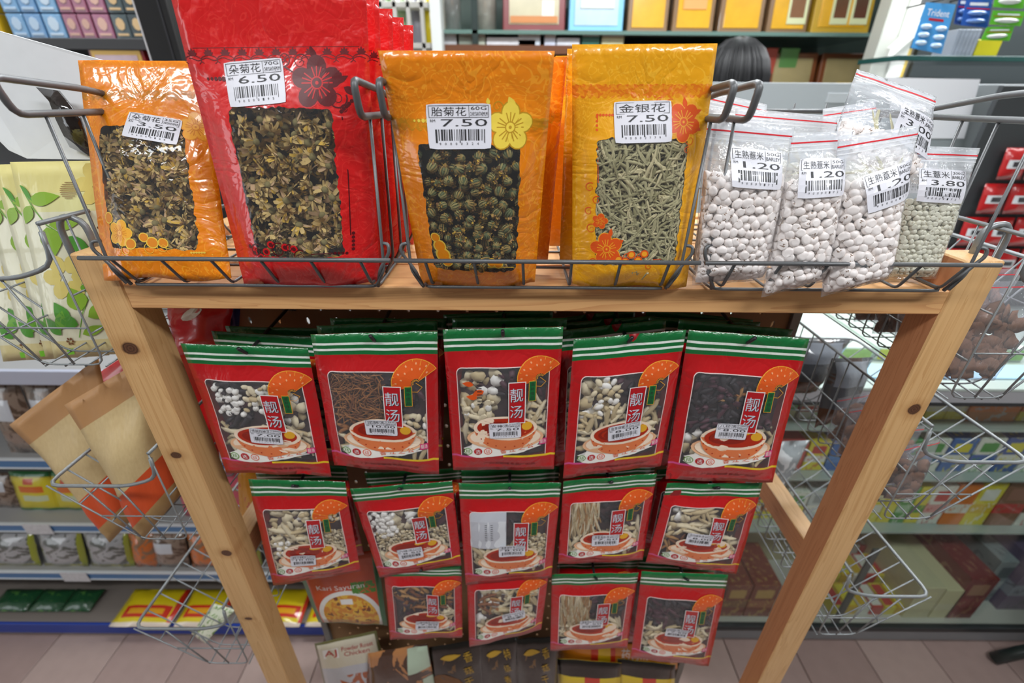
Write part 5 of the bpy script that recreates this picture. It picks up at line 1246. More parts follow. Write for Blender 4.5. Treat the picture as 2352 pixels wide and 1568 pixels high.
Y_, G_, W_, O_, RR, BB, CRM, BRW = 'e2d23a', '4e9a4a', 'e6e4de', 'e07a2a', 'c43a36', '3a6cb4', 'd8d2aa', '8a6048'
zs_ = {'a': .835, 'b': .660, 'c': .450, 'd': .084}
rowdefs = {
 'a': ((1700, 1765, 905, 960, (W_, 'e8a0a0', G_)), (1770, 1835, 900, 960, (CRM, G_, W_)), (1840, 1905, 905, 962, (W_, RR, 'b8d8a0')), (1910, 1965, 905, 962, ('cfe0b0', 'e0a0a0', W_)), (1970, 2030, 902, 963, (CRM, O_, W_)), (2040, 2105, 900, 963, (W_, G_, CRM)), (2135, 2182, 898, 964, (Y_, W_, 'f0e88a')), (2184, 2232, 898, 964, (Y_, W_, 'f0e88a')), (2236, 2352, 892, 968, ('c87a3a', O_, 'b8bcc0')), (2356, 2420, 892, 968, (Y_, O_, W_))),
 'b': ((1700, 1765, 1022, 1080, (RR, 'c85048', 'd86a60')), (1770, 1848, 1018, 1080, ('c8504a', 'd05a50', 'c8504a')), (1852, 1900, 1015, 1080, (Y_, W_, RR)), (1903, 1960, 1015, 1081, (BB, '5a8ac8', BB)), (1965, 2040, 1012, 1082, (W_, BB, G_)), (2045, 2105, 1010, 1082, (G_, W_, BB)), (2110, 2168, 1008, 1083, (W_, BB, G_)), (2172, 2230, 1008, 1083, (BB, W_, Y_)), (2234, 2292, 1006, 1084, (W_, '4a6ab8', G_)), (2296, 2352, 1006, 1084, ('3e5aa0', W_, Y_)), (2356, 2420, 1006, 1084, (W_, Y_, G_))),
 'c': ((1700, 1750, 1130, 1192, (Y_, W_, O_)), (1753, 1800, 1130, 1192, (Y_, O_, W_)), (1803, 1850, 1130, 1193, (W_, Y_, G_)), (1853, 1905, 1128, 1195, ('c9cdd0', W_, 'a0a4a8')), (1908, 1995, 1128, 1197, ('b8bcc2', W_, 'dfe2e4')), (2002, 2030, 1120, 1200, (Y_, W_, 'e8e0a0')), (2032, 2062, 1120, 1200, (Y_, 'e8e060', Y_)), (2064, 2096, 1120, 1201, (G_, 'a0c8a0', W_)), (2098, 2128, 1120, 1201, (Y_, G_, Y_)), (2130, 2178, 1115, 1203, (W_, 'd89a9a', RR)), (2182, 2232, 1112, 1205, (O_, W_, O_)), (2234, 2288, 1110, 1206, (Y_, 'd8b820', W_)), (2292, 2360, 1108, 1207, (BRW, RR, 'a07060')), (2364, 2430, 1108, 1207, (W_, BRW, RR)))}
place = {'a': 'top', 'b': 'second', 'c': 'third'}
cname = {Y_: 'yellow', G_: 'green', W_: 'white', O_: 'orange', RR: 'red', BB: 'blue', CRM: 'cream', BRW: 'brown'}
for r_, bx in rowdefs.items():
    for i, (x0, x1, yt, yb, cc) in enumerate(bx):
        nm = cname.get(cc[0], 'pale grey' if cc[0] in ('c9cdd0', 'b8bcc2') else 'orange brown' if cc[0] == 'c87a3a' else 'dull red' if cc[0] == 'c8504a' else 'dark blue' if cc[0] == '3e5aa0' else 'pale green')
        pbox('carton', '%s carton, %s from the left, %s shelf inside the glass counter' % (nm, ['first', 'second', 'third', 'fourth', 'fifth', 'sixth', 'seventh', 'eighth', 'ninth', 'tenth', 'eleventh', 'twelfth', 'thirteenth', 'fourteenth'][i], place[r_]), x0, x1, yt, yb, zs_[r_], .16 if r_ != 'c' else .22, cc, .95)
# bottom deck
for i, (x0, x1, yt, yb, d, cc, lb) in enumerate((
 (1660, 1716, 1345, 1422, .16, ('8a4a40', BRW, 'c8a060'), 'brown picture box beside the right edge of the soup packets, bottom of the counter'), (1718, 1780, 1345, 1423, .16, ('8a4a40', 'a86a50', 'c8a060'), 'second brown picture box at the bottom of the counter'),
 (2092, 2150, 1350, 1424, .34, ('cfcaa6', 'd8d4b0', CRM), 'long cream box running back from the counter glass, left half'), (2152, 2196, 1356, 1424, .34, (CRM, 'd8d4b8', CRM), 'long cream box running back from the counter glass, right half'),
 (2200, 2262, 1330, 1424, .36, ('7c2a30', '8c343a', 'a87a60'), 'long dark red box beside the cream boxes in the counter'), (2268, 2330, 1290, 1380, .30, ('9aa0a4', 'c4c8ca', '6a7076'), 'grey and white box stack beside the dark red box'), (2334, 2420, 1290, 1400, .30, ('6a5a78', '8a90a0', '4a4a60'), 'purple grey box at the right photo edge in the counter'))):
    pbox('carton', lb, x0, x1, yt, yb, .084, d, cc, .90)
rr_ = random.Random(31)
for i in range(3):
    for j in range(2):
        x0 = 1692 + i * 40
        q = stand(x0, x0 + 38, 1255 + j * 45, 1300 + j * 45, .15 + .05 * (1 - j), 0, 1.08)
        z0 = .25 + (1 - j) * .075
        m = MB(); m.box((q[0].x, 1.12, z0), (q[1].x, 1.26, z0 + .073), bev=.0012)
        if 'rb' not in GP:
            t = NT('red_star_carton'); tc = t.n('TexCoord').outputs[0]; d = t.n('VectorMath', operation='DISTANCE'); sp = t.n('SeparateXYZ', Vector=tc); cb = t.n('CombineXYZ', X=sp.outputs[0], Y=.5, Z=sp.outputs[2]); t.set(d.inputs[0], cb.outputs[0]); d.inputs[1].default_value = (.5, .5, .5)
            GP['rb'] = t.done(t.bsdf(t.mix(t.ma('LESS_THAN', d.outputs['Value'], .16), lin('c8404e'), lin('e6dcdc')), .35, 0, .4))
        o = m.build('star_carton', GP['rb'], origin=(q[0].x, 1.12, z0)); tag(o, 'red carton with white emblem, %s row, %s of three beside the soup packets' % (('upper', 'lower')[j], ('left', 'middle', 'right')[i]), 'box', 'red cartons in the counter')
m = MB(); q = stand(1690, 1815, 1300, 1345, .2, 0, 1.1); m.box((q[0].x - .02, 1.11, .0845), (q[1].x + .04, 1.28, .249), bev=.001); o = m.build('carton', plain('b8b090', .5, nz=.2, nscale=30), origin=(q[0].x, 1.11, .084)); tag(o, 'plain beige carton carrying the red emblem cartons', 'box')
tints = [(Y_, 'yellow'), (RR, 'red'), (W_, 'white'), ('d8b020', 'mustard yellow')]
for i in range(6):
    for j in range(4):
        c, nm = tints[(i * 3 + j) % 4]; x = .60 + i * .052 + 0; x = at(1880, 1330, 1.0).x + i * .042; y = .91 + j * .10
        m = MB(); m.box((x, y, .0845), (x + .039, y + .085, .125 + .02 * j), bev=.001)
        o = m.build('sweet_box', plain(c, .35, coat=.4, nz=.25, nscale=60), origin=(x, y, .0845)); tag(o, 'small %s box, %s column of the grid, %s rank back' % (nm, ('first', 'second', 'third', 'fourth', 'fifth', 'sixth')[i], ('front', 'second', 'third', 'last')[j]), 'box', 'small boxes on the counter floor')
        boxpart('box_top', (x + .004, y + .006, .125 + .02 * j), (x + .035, y + .078, .1262 + .02 * j), plain(tints[(i * 3 + j + 1) % 4][0], .35, coat=.3), o, .0003)
# things lying on the counter
tpm = packet_mat('green_white_print', bands(base='dfe8e2', blotch=('7cba8c', .58, 5)), .3)
for i in range(3):
    x = .72 + i * .19; m = MB(); m.box((x, .99, 1.0075), (x + .18, 1.26, 1.045), bev=.002); o = m.build('flat_carton', plain(('d4e4da', 'cfe0d4', 'd8e6dc')[i], .35, coat=.4, nz=.25, nscale=22), origin=(x, .99, 1.0075)); tag(o, 'pale green flat carton lying on the counter, %s of three' % ('left', 'middle', 'right')[i], 'box')
    boxpart('printed_edge', (x + .004, .9885, 1.012), (x + .176, .99, 1.040), plain(('9cbc6a', 'c2c84a', '8cb474')[i], .4, nz=.3, nscale=60), o, .0003)
m = MB(); m.box((.70, .905, 1.0075), (1.28, .965, 1.012), bev=.001); o = m.build('counter_mat', plain('a9cfe6', .3), origin=(.7, .905, 1.0075)); tag(o, 'pale blue strip lying along the counter edge', 'mat')

# ------------------------------------------------------------ grey cash desk behind the counter
dsk = thing('cash_desk', 'grey panelled cash desk behind the barley bags', 'desk', (1.6, 1.45, 0))
GD = plain('a3aaae', .4); zt_ = at(1850, 190, 1.42).z
boxpart('front_panel', (at(1560, 190, 1.42).x, 1.42, 0), (1.62, 1.45, zt_), GD, dsk); boxpart('side_panel', (1.62, 1.425, 0), (3.0, 1.45, zt_ - .005), plain('6f7478', .4), dsk)
boxpart('desk_top', (at(1560, 190, 1.42).x, 1.45, zt_ - .12), (3.0, 1.52, zt_ - .10), plain('8f9498', .4), dsk)
p = at(1925, 225, 1.418); boxpart('lock_plate', (p.x - .03, 1.417, p.z - .012), (p.x + .03, 1.4195, p.z + .012), plain('b2b8bc', .35), dsk, .0004)
q = [at(2040, 178, 1.412), at(2252, 182, 1.412), at(2215, 318, 1.414), at(2050, 318, 1.414)]; m = MB(); m.add([tuple(v) for v in q] + [tuple(v + Vector((0, .0015, 0))) for v in q], [(3, 2, 1, 0), (4, 5, 6, 7), (0, 1, 5, 4), (1, 2, 6, 5), (2, 3, 7, 6), (3, 0, 4, 7)])
o = m.build('paper_sheet', plain('e9eaf0', .6), origin=q[3]); tag(o, 'white paper sheet taped on the grey desk right of the barley', 'paper')

# person with black hair behind the desk
def person():
    hx, hy = at(1690, 150, 1.72).x, 1.72; ht = at(1700, 92, hy).z; hc = ht - .115
    t = thing('person', 'person with black hair behind the grey cash desk', 'person', (hx, hy, 0))
    me = bpy.data.meshes.new('body'); V = [(0, .02, hc - .62), (0, .02, hc - .42), (0, .02, hc - .24), (0, .0, hc - .13), (0, 0, hc - .02), (0, 0, hc + .05), (-.17, .02, hc - .26), (-.22, .06, hc - .50), (-.20, -.12, hc - .66), (.17, .02, hc - .26), (.22, .06, hc - .50), (.20, -.12, hc - .66), (-.1, .0, hc - .74), (-.11, -.01, .50), (-.11, .02, .035), (.1, .0, hc - .74), (.11, -.01, .50), (.11, .02, .035)]
    E_ = [(0, 1), (1, 2), (2, 3), (3, 4), (4, 5), (2, 6), (6, 7), (7, 8), (2, 9), (9, 10), (10, 11), (0, 12), (12, 13), (13, 14), (0, 15), (15, 16), (16, 17)]
    Rr = [.15, .14, .13, .055, .085, .07, .06, .045, .035, .06, .045, .035, .10, .075, .05, .10, .075, .05]
    me.from_pydata([(a, b, c) for a, b, c in V], E_, []); o = bpy.data.objects.new('body', me); COL.objects.link(o); o.parent = t
    me.materials.append(plain('3c4656', .8)); sk = o.modifiers.new('skin', 'SKIN'); me.skin_vertices
    for i, sv in enumerate(me.skin_vertices[0].data if len(me.skin_vertices) else []): sv.radius = (Rr[i], Rr[i]); sv.use_root = (i == 0)
    o.modifiers.new('sub', 'SUBSURF').levels = 2; o.modifiers['sub'].render_levels = 2
    t['_w'] = (hx, hy, 0)
    m = MB(); v, f, _ = t_sphere(20, 14); v = v * np.array([.078, .096, .112]); v[:, 1] -= (v[:, 2] < 0) * .01; m.add([(hx + a, hy + b - .004, hc + c) for a, b, c in v], [tuple(k) for k in f]); m.build('head', plain('c89a7c', .5), t, True)
    rr = random.Random(5); m = MB()
    v, f, _ = t_sphere(22, 14); v = v * np.array([.102, .116, .120]); keep = [k for k in f if not (v[list(k)].mean(0)[1] > .055 and v[list(k)].mean(0)[2] < .05)]
    m.add([(hx + a, hy + b, hc + c) for a, b, c in v], [tuple(k) for k in keep])
    for k in range(420):
        a = rr.uniform(0, 6.283)
        if 1.0 < a < 2.1: continue
        pts = []; rj = rr.uniform(.99, 1.035)
        for i in range(8):
            el = 1.5 - i * .34; c_ = max(math.cos(el), .06)
            if el < 0: c_ = 1.0
            pts.append((hx + .103 * rj * math.cos(a + i * .03) * c_, hy + .117 * rj * math.sin(a + i * .03) * c_, hc + .121 * rj * (math.sin(el) if el > 0 else el * .8)))
        m.tube(pts, [.0012, .0022, .0024, .0024, .0024, .002, .002, .001], 3)
    m.build('hair', plain('08080c', .5), t, True)
    m = MB()
    for s in (-1, 1): m.lathe([(.001, -.008), (.010, -.006), (.011, 0), (.008, .007), (.001, .008)], (hx + s * .032, hy + .088, hc + .005), 8)
    m.build('eyes', plain('e8e4e0', .3), t, True)
    m = MB(); m.tube([(hx, hy + .090, hc + .012), (hx, hy + .112, hc - .026), (hx, hy + .094, hc - .032)], .009, 6); m.tube([(hx - .02, hy + .09, hc - .058), (hx, hy + .095, hc - .060), (hx + .02, hy + .09, hc - .058)], .005, 6); m.build('nose_and_mouth', plain('b98068', .5), t, True)
person()

# ------------------------------------------------------------ display cabinet at the back
cab = thing('display_cabinet', 'glass shelved display cabinet of gift boxes along the back', 'cabinet', (.6, 2.4, 0))
KX0, KX1, KY = at(1000, 60, 2.15).x, at(2030, 60, 2.15).x, 2.15; zs1 = at(1400, 72, 2.17).z; zs0 = at(1400, 106, KY).z
GRN = plain('4a6a62', .15, coat=.6)
boxpart('glass_shelf', (KX0, KY, zs1 - .014), (KX1, KY + .42, zs1), plain('6f8c84', .15, coat=.6), cab)
boxpart('counter_shelf', (KX0, KY - .02, zs0 - .03), (at(1720, 100, KY).x, KY + .42, zs0), plain('6a4028', .4), cab)
boxpart('lower_shelf', (at(1720, 100, KY).x, KY, 1.38), (KX1, KY + .42, 1.40), plain('6f8c84', .2), cab)
boxpart('back_panel', (KX0, KY + .42, .1), (KX1 + .45, KY + .44, 2.75), plain('55645f', .35, coat=.3), cab)
boxpart('glass_shelf', (KX0, KY, zs1 + .33), (KX1, KY + .42, zs1 + .345), plain('6f8c84', .15, coat=.6), cab)
for x in (KX0, at(1090, 40, KY).x, KX1): boxpart('upright', (x - .012, KY, .1), (x + .012, KY + .025, 2.75), plain('3a4644', .3, .4), cab)
boxpart('plinth', (KX0, KY, 0), (KX1, KY + .42, .1), plain('3a3a38', .5), cab)
boxpart('lower_doors', (KX0, KY - .005, .1), (KX1, KY + .01, 1.36), plain('6a4630', .4), cab)
def gift(label, x0, x1, ytop, ybot, z, frame, face, lab, hgt=.25, lean=.05, Y=2.2, inner=None, cat='box'):
    a, b_ = at(x0, ybot, Y).x, at(x1, ybot, Y).x; w_ = b_ - a; t = thing('gift_box', label, cat, ((a + b_) / 2, Y, z), 'gift boxes in the cabinet')
    M = Matrix.Translation((a, Y, z)) @ Matrix.Rotation(R(-8), 4, 'X')
    m = MB(); m.box((0, .0, 0), (w_, .07, hgt), bev=.003, M=M); m.build('case', plain(frame, .35, coat=.4), t)
    m = MB(); e = .10 * w_; m.box((e, -.003, e), (w_ - e, .002, hgt - e), bev=.001, M=M); m.build('window_face', plain(face, .25, coat=.7, nz=.25, nscale=14), t)
    if inner:
        for (u0, u1, v0, v1, c) in inner: m = MB(); m.box((w_ * u0, -.0065, hgt * v0), (w_ * u1, -.0032, hgt * v1), bev=.0005, M=M); m.build('inner_label', plain(c, .4, coat=.3), t)
    return t
gift('dark red framed gift box with pale picture on the glass shelf', 1155, 1297, 0, 64, zs1, '7a1a20', 'cfc6a4', None, .26, inner=((.62, .82, .2, .4, 'e8e6e0'), (.12, .88, .11, .2, 'c87a2a')))
gift('light blue gift box with pale grey window on the glass shelf', 1306, 1430, 0, 66, zs1, '7cc4ea', 'bfdcf2', None, .26, inner=((.2, .82, .3, .9, 'd4dcd8'),))
for i, (x0, x1, lb) in enumerate(((1440, 1532, 'golden yellow gift box right of the blue one'), (1542, 1636, 'golden gift box with peach oval panel'), (1648, 1748, 'golden gift box with crumpled silk, fourth from the right side'), (1758, 1850, 'golden gift box with a green leaf packet, left of the last'), (1860, 1992, 'wide gift box with two green leaf packets at the cabinet end'))):
    inn = {0: None, 1: ((.22, .78, .3, .95, 'f0a860'),), 2: None, 3: ((.45, .92, .12, .95, 'dfe2b4'), (.5, .85, .2, .45, '8a5a34'), (.5, .86, .5, .66, 'e8e8e4')), 4: ((.28, .58, .12, .95, 'dfe2b4'), (.62, .92, .12, .95, 'dfe2b4'), (.32, .54, .2, .5, '7a4c30'), (.66, .88, .2, .5, '6a4030'), (.32, .54, .55, .68, 'e8e8e4'), (.66, .88, .6, .72, 'e8e8e4'))}[i]
    gift(lb, x0, x1, 0, 70 + i * 3, zs1, '8a6a4a' if i != 4 else 'c8a030', 'f0b428', None, .26, inner=inn)
for i, (x0, x1, lb) in enumerate(((1768, 1876, 'brown framed box with red characters below the glass shelf'), (1886, 1992, 'brown framed box with yellow picture below the glass shelf'))):
    gift(lb, x0, x1, 0, 200, 1.40, '7a4424', 'a8986c', None, at(1800, 116, 2.2).z - 1.40, inner=((.25, .75, .45, .56, 'c8301c'), (.3, .5, .25, .32, 'c8301c')) if i == 0 else ((.4, .7, .45, .7, 'd8b02c'),))
rr_ = random.Random(8)
smalls = ((1118, 1230, 'e6e8ee', .03), (1095, 1115, 'b8c0b0', .045), (1012, 1050, 'c0c4c8', .05), (1055, 1090, '8a9488', .05), (1190, 1240, 'd8e4f0', .055), (1250, 1275, 'd8e0f2', .04), (1278, 1330, 'e4eaf4', .03), (1335, 1375, '2e6a5c', .05), (1380, 1430, 'c8c8a0', .05))
for i, (x0, x1, c, h) in enumerate(smalls):
    a, b_ = at(x0, 100, 2.2).x, at(x1, 100, 2.2).x; m = MB(); m.box((a, 2.18, zs0), (b_, 2.30, zs0 + h), bev=.002); o = m.build('small_carton', plain(c, .4, coat=.3, nz=.2, nscale=40), origin=(a, 2.18, zs0)); tag(o, ['long white carton on the wooden ledge above the orange pouch', 'pale grey carton at the start of the wooden ledge', 'grey carton by the white pillar on the ledge', 'greenish grey carton by the white pillar on the ledge', 'pale blue carton behind the long white one', 'narrow pale blue carton on the ledge', 'flat bluish white carton under the blue gift box', 'dark green carton on the ledge', 'cream carton on the ledge right of the dark green one'][i], 'box', 'cartons on the cabinet ledge')
    boxpart('carton_lid', (a + .002, 2.1785, zs0 + h * .7), (b_ - .002, 2.1795, zs0 + h * .95), plain('cfd4da', .4), o, .0003)
for i, x in enumerate((1500, 1560, 1620, 1660, 1700, 1750, 1800)):
    a = at(x, 90, 2.25).x; c = ('6a8a9a', 'c8c4b8', '3a8a5a', '9ab0bc', 'c8b890', 'b04a3a', '5a8a4a')[i]; m = MB(); m.box((a, 2.24, 1.6), (a + .075, 2.32, zs1 - .045), bev=.002); o = m.build('tin', plain(c, .35, coat=.3), origin=(a, 2.24, 1.6)); tag(o, '%s tin below the row of gift boxes' % ('slate blue', 'off white', 'green', 'pale blue', 'tan', 'red', 'leaf green')[i], 'tin', 'tins under the glass shelf')
for i, (x0, x1) in enumerate(((1020, 1058), (1088, 1140))):
    a, b_ = at(x0, 60, 2.25).x, at(x1, 60, 2.25).x; r = (b_ - a) / 2; m = MB(); m.lathe([(.001, 0), (r, 0), (r, .17), (r * .8, .19), (r * .8, .2), (.001, .2)], ((a + b_) / 2, 2.28, zs1 + .0005), 18); o = m.build('jar', plain(('8c8c88', 'a8a49a')[i], .15, coat=.8, nz=.4, nscale=30), None, True, origin=(a, 2.28, zs1)); tag(o, ('grey glass jar at the left end of the glass shelf', 'pale glass jar next to the dark red framed box')[i], 'jar')
# white pillar and bright shelves left of it
pl = MB(); pl.box((at(988, 40, 2.05).x, 2.05, 0), (at(1012, 40, 2.05).x, 2.12, CEIL)); o = pl.build('trim_1', plain('dfe4e2', .5), origin=(0, 2.05, 0)); struct(o)
bs = thing('open_shelf', 'bright white open shelving glimpsed behind the red pouches', 'shelving', (-.6, 2.4, 0))
bx0, bx1 = at(860, 40, 2.3).x, at(985, 40, 2.3).x
for z in (at(930, 98, 2.3).z, at(930, 18, 2.45).z): boxpart('shelf', (bx0, 2.3, z - .02), (bx1, 2.6, z), plain('f4f2ec', .4), bs)
for k in range(4): x = bx0 + (bx1 - bx0) * (k + .5) / 4; boxpart('upright', (x - .008, 2.3, 1.2), (x + .008, 2.32, 2.6), plain('f6f4ee', .4), bs)
boxpart('back', (bx0, 2.6, 1.2), (bx1, 2.61, 2.6), plain('f0efe8', .5), bs)
for i, c in enumerate(('5a8a3a', 'a8c49a', '9a9aa8', 'e0c81c')):
    x = bx0 + .012 + (bx1 - bx0) * i / 4; z = at(930, 98, 2.3).z; m = MB(); m.lathe([(.001, 0), (.028, 0), (.030, .01), (.030, .13), (.02, .15), (.012, .16), (.012, .18), (.001, .18)], (x + .03, 2.4, z), 12); o = m.build('bottle', plain(c, .3, coat=.4), None, True, origin=(x, 2.4, z)); tag(o, '%s bottle on the bright open shelf' % ('green', 'pale green', 'grey', 'yellow')[i], 'bottle', 'bottles on the open shelf')

# ------------------------------------------------------------ upper left: black column and stacked boxes
m = MB(); xa, xb = at(318, 40, 1.3).x, at(392, 40, 1.3).x; m.box((xa, 1.3, 0), (xb, 1.38, CEIL), bev=.002); o = m.build('black_column', plain('141416', .5), origin=(xa, 1.3, 0)); tag(o, 'black square column left of the tall red pouch', 'column')
boxpart('white_edge', (xa - .004, 1.30, 0), (xa - .0005, 1.305, CEIL), plain('d8dade', .4), o, .0003)
boxpart('ridge', (xb - .022, 1.297, 0), (xb - .018, 1.2995, CEIL), plain('2a2a2e', .4), o, .0003)
us = thing('upper_shelf', 'dark shelf carrying stacked blue and purple boxes at the upper left', 'shelving', (-1.6, 1.8, 0)); zu = at(150, 88, 1.7).z
boxpart('shelf', (-2.6, 1.69, zu - .03), (-.93, 2.0, zu), plain('3a3a3c', .4), us); boxpart('lower_shelf', (-2.6, 1.69, zu - .25), (-.93, 2.0, zu - .23), plain('4a3a34', .4), us)
boxpart('back_panel', (-2.6, 2.0, 0), (-.93, 2.02, 2.6), plain('8f9296', .6), us); boxpart('side_panel', (-.945, 1.7, 0), (-.93, 2.0, 2.4), plain('5a5a5e', .5), us)
hb = at(150, 32, 1.7).z - zu
cols = ((-46, 0, 'c8a018', 'gold'), (22, 60, '5f93bd', 'blue'), (62, 100, '5a8cba', 'blue'), (104, 146, '6a9cc4', 'pale blue'), (150, 182, '94506c', 'purple'), (184, 214, '9a5872', 'purple'), (218, 256, 'a0607c', 'light purple'), (260, 296, '4c5a5e', 'dark grey'), (298, 334, '4a5458', 'dark grey'))
for i, (x0, x1, c, nm) in enumerate(cols):
    for j in range(3):
        a, b_ = at(x0, 60, 1.7).x, at(x1, 60, 1.7).x; z0 = zu + j * (hb + .003)
        m = MB(); m.box((a, 1.70, z0), (b_, 1.80, z0 + hb), bev=.002); o = m.build('tea_box', plain(c, .25, coat=.6), origin=(a, 1.7, z0)); tag(o, '%s box, %s column of the upper left shelf, %s layer' % (nm, ('first', 'second', 'third', 'fourth', 'fifth', 'sixth', 'seventh', 'eighth', 'ninth')[i], ('bottom', 'middle', 'top')[j]), 'box', 'boxes stacked on the upper left shelf')
        lc = {'blue': 'b4cbe0', 'pale blue': 'c4d6e6', 'gold': 'd8ccb0', 'purple': 'd0a898', 'light purple': 'dcb4a4', 'dark grey': 'd8b88a'}[nm]; w_ = b_ - a
        boxpart('label_strip', (a + w_ * .15, 1.6985, z0 + hb * .12), (a + w_ * .85, 1.6998, z0 + hb * .22), plain(lc, .4), o, .0002)
        m = MB(); cx = (a + b_) / 2; m.add([(cx + w_ * .28 * math.cos(k * .785), 1.6988, z0 + hb * .6 + w_ * .34 * math.sin(k * .785)) for k in range(8)] + [(cx + w_ * .28 * math.cos(k * .785), 1.6999, z0 + hb * .6 + w_ * .34 * math.sin(k * .785)) for k in range(8)], [tuple(range(8))] + [(k, (k + 1) % 8, 8 + (k + 1) % 8, 8 + k) for k in range(8)]); m.build('emblem', plain(lc, .35), o)
gb = at(270, 118, 1.7); a, b_ = at(205, 125, 1.7).x, at(330, 125, 1.7).x
t = thing('gift_box', 'red gift box with gold oval frame under the stacked boxes', 'box', ((a + b_) / 2, 1.7, zu - .23)); boxpart('case', (a, 1.70, zu - .2295), (b_, 1.78, gb.z + .01), plain('8c1c22', .3, coat=.5), t); boxpart('gold_frame', (a + .008, 1.697, zu - .22), (b_ - .008, 1.6995, gb.z + .003), plain('d8b060', .3, .3), t); boxpart('picture', (a + .02, 1.694, zu - .21), (b_ - .02, 1.6965, gb.z - .01), plain('c4a8b0', .2, coat=.6, nz=.3, nscale=30), t)

# ------------------------------------------------------------ upper right: white upright, blister cards, teal shelf
up = thing('white_upright', 'white metal upright with diagonal brace left of the hanging cards', 'upright', (at(2030, 100, 1.95).x, 1.95, 0))
x0, x1 = at(2050, 0, 1.9).x, at(2092, 0, 1.9).x
boxpart('post', (x0, 1.90, 0), (x1, 1.96, CEIL), plain('c9ccc4', .4), up); boxpart('post_face', (x1, 1.895, 0), (x1 + .05, 1.94, CEIL), plain('eceee8', .4), up); boxpart('yellow_trim', (x1 + .052, 1.9, 0), (x1 + .064, 1.93, at(2050, 112, 1.9).z), plain('d8bc5a', .5), up)
m = MB(); p, q = at(2046, 110, 1.86), at(2190, -14, 1.86); m.add([tuple(p), tuple(p + Vector((0, 0, -.04))), tuple(q + Vector((0, 0, -.04))), tuple(q)] + [tuple(v + Vector((0, .02, 0))) for v in (p, p + Vector((0, 0, -.04)), q + Vector((0, 0, -.04)), q)], [(0, 1, 2, 3), (7, 6, 5, 4), (0, 4, 5, 1), (1, 5, 6, 2), (2, 6, 7, 3), (3, 7, 4, 0)]); m.build('brace', plain('e6e8e2', .4), up)
ts = thing('teal_shelf', 'dark green glass shelf under the hanging sweet packs', 'shelving', (2.0, 1.6, 0)); zt2 = at(2200, 128, 1.6).z
boxpart('shelf', (at(2064, 128, 1.6).x, 1.6, zt2 - .014), (3.2, 1.78, zt2), plain('24504c', .2, coat=.6), ts); boxpart('back_panel', (at(2105, 128, 1.9).x, 1.9, 1.0), (3.2, 1.92, 2.6), plain('3c4244', .4), ts)
for hx_, hy_, hd in ((2160, 2, 1.5), (2252, -10, 1.52), (2222, -14, 1.56), (2326, -32, 1.5)):
    p = at(hx_, hy_, hd + .003); m = MB(); m.tube([(p.x, 1.62 if hd < 1.53 else 1.66, p.z + .002), p + Vector((0, -.01, .002)), p + Vector((0, -.016, .012))], .0025, 6); m.build('peg_hook', HK, ts)
boxpart('card_rail', (at(2120, 5, 1.62).x, 1.62, at(2160, 2, 1.6).z - .005), (3.2, 1.63, at(2160, 2, 1.6).z + .05), plain('6a7074', .4), ts)
boxpart('lower_shelf', (at(2075, 128, 1.7).x, 1.7, zt2 - .12), (3.2, 1.9, zt2 - .11), plain('2a3436', .4), ts)
def blister(label, q, Y, base, lobe, txt=None, rows=3, colsn=2, group='blister cards'):
    Qd = Q(*q, Y); t = thing('blister_card', label, 'pack', tuple((Qd[2] + Qd[3]) / 2), group); TL, TR, BR, BL = Qd; nn = (TR - TL).cross(TL - BL).normalized(); nn = -nn if nn.y > 0 else nn
    P = lambda u, v, d=0: BL.lerp(BR, u).lerp(TL.lerp(TR, u), v) + nn * d
    m = MB(); c = [P(0, 0), P(1, 0), P(1, 1), P(0, 1)]; m.add([tuple(x) for x in c] + [tuple(x - nn * .002) for x in c], [(0, 1, 2, 3), (7, 6, 5, 4), (0, 4, 5, 1), (1, 5, 6, 2), (2, 6, 7, 3), (3, 7, 4, 0)]); m.build('card', plain(base, .35, coat=.3), t)
    W = (TR - TL).length; H = (TL - BL).length
    for j in range(rows):
        for i in range(colsn):
            v, f, _ = t_sphere(10, 6); u0, v0 = (i + .5) / colsn, .06 + (j + .5) * .5 / rows * 1.05; X = (TR - TL).normalized(); Yv = (TL - BL).normalized(); m = MB()
            m.add([tuple(P(u0, v0) + X * a * W * .4 / colsn + Yv * b * H * .2 / rows + nn * c * .009) for a, b, c in v], [tuple(k) for k in f]); m.build('blister', plain(lobe, .12, coat=.9), t, True)
    a = Art()
    if txt: a.text(txt, (0, .30 * H), .75 * W, .14 * H, WHT, 0, 1); a.rect((0, .16 * H), .5 * W, .05 * H, LRED, 0, 1)
    else: a.rect((0, .25 * H), .7 * W, .1 * H, plain('dfe4ea', .4), 0, 1); a.rect((0, .1 * H), .9 * W, .04 * H, LRED, 0, 1)
    a.build('printed_artwork', t, lambda x, y, d: P(.5 + x / W, .5 + y / H, .0006 + d), .0003)
blister('blue and white gum card with six blisters hanging left of the others', ((2128, 5), (2196, 10), (2162, 124), (2093, 110)), 1.50, '4a9ad8', 'b8d0e8', 'Trident', 3, 2)
blister('small deep blue blister card right of the gum card', ((2222, -8), (2282, -8), (2268, 64), (2208, 58)), 1.52, '2458b0', '6a90d0', None, 2, 1)
blister('dark blue blister card partly behind the deep blue one', ((2205, -12), (2235, -12), (2222, 60), (2192, 55)), 1.56, '1c4490', '5a80c0', None, 2, 1)
for i, q in enumerate((((2292, -30), (2360, -30), (2350, 20), (2282, 16)), ((2282, 24), (2356, 26), (2344, 60), (2274, 56)), ((2268, 62), (2330, 60), (2318, 94), (2254, 92)))): blister('bright green sweet card, %s of three at the right edge' % ('top', 'middle', 'lowest')[i], q, 1.50, '5cb82c', 'd8dcd8', None, 1, 1)
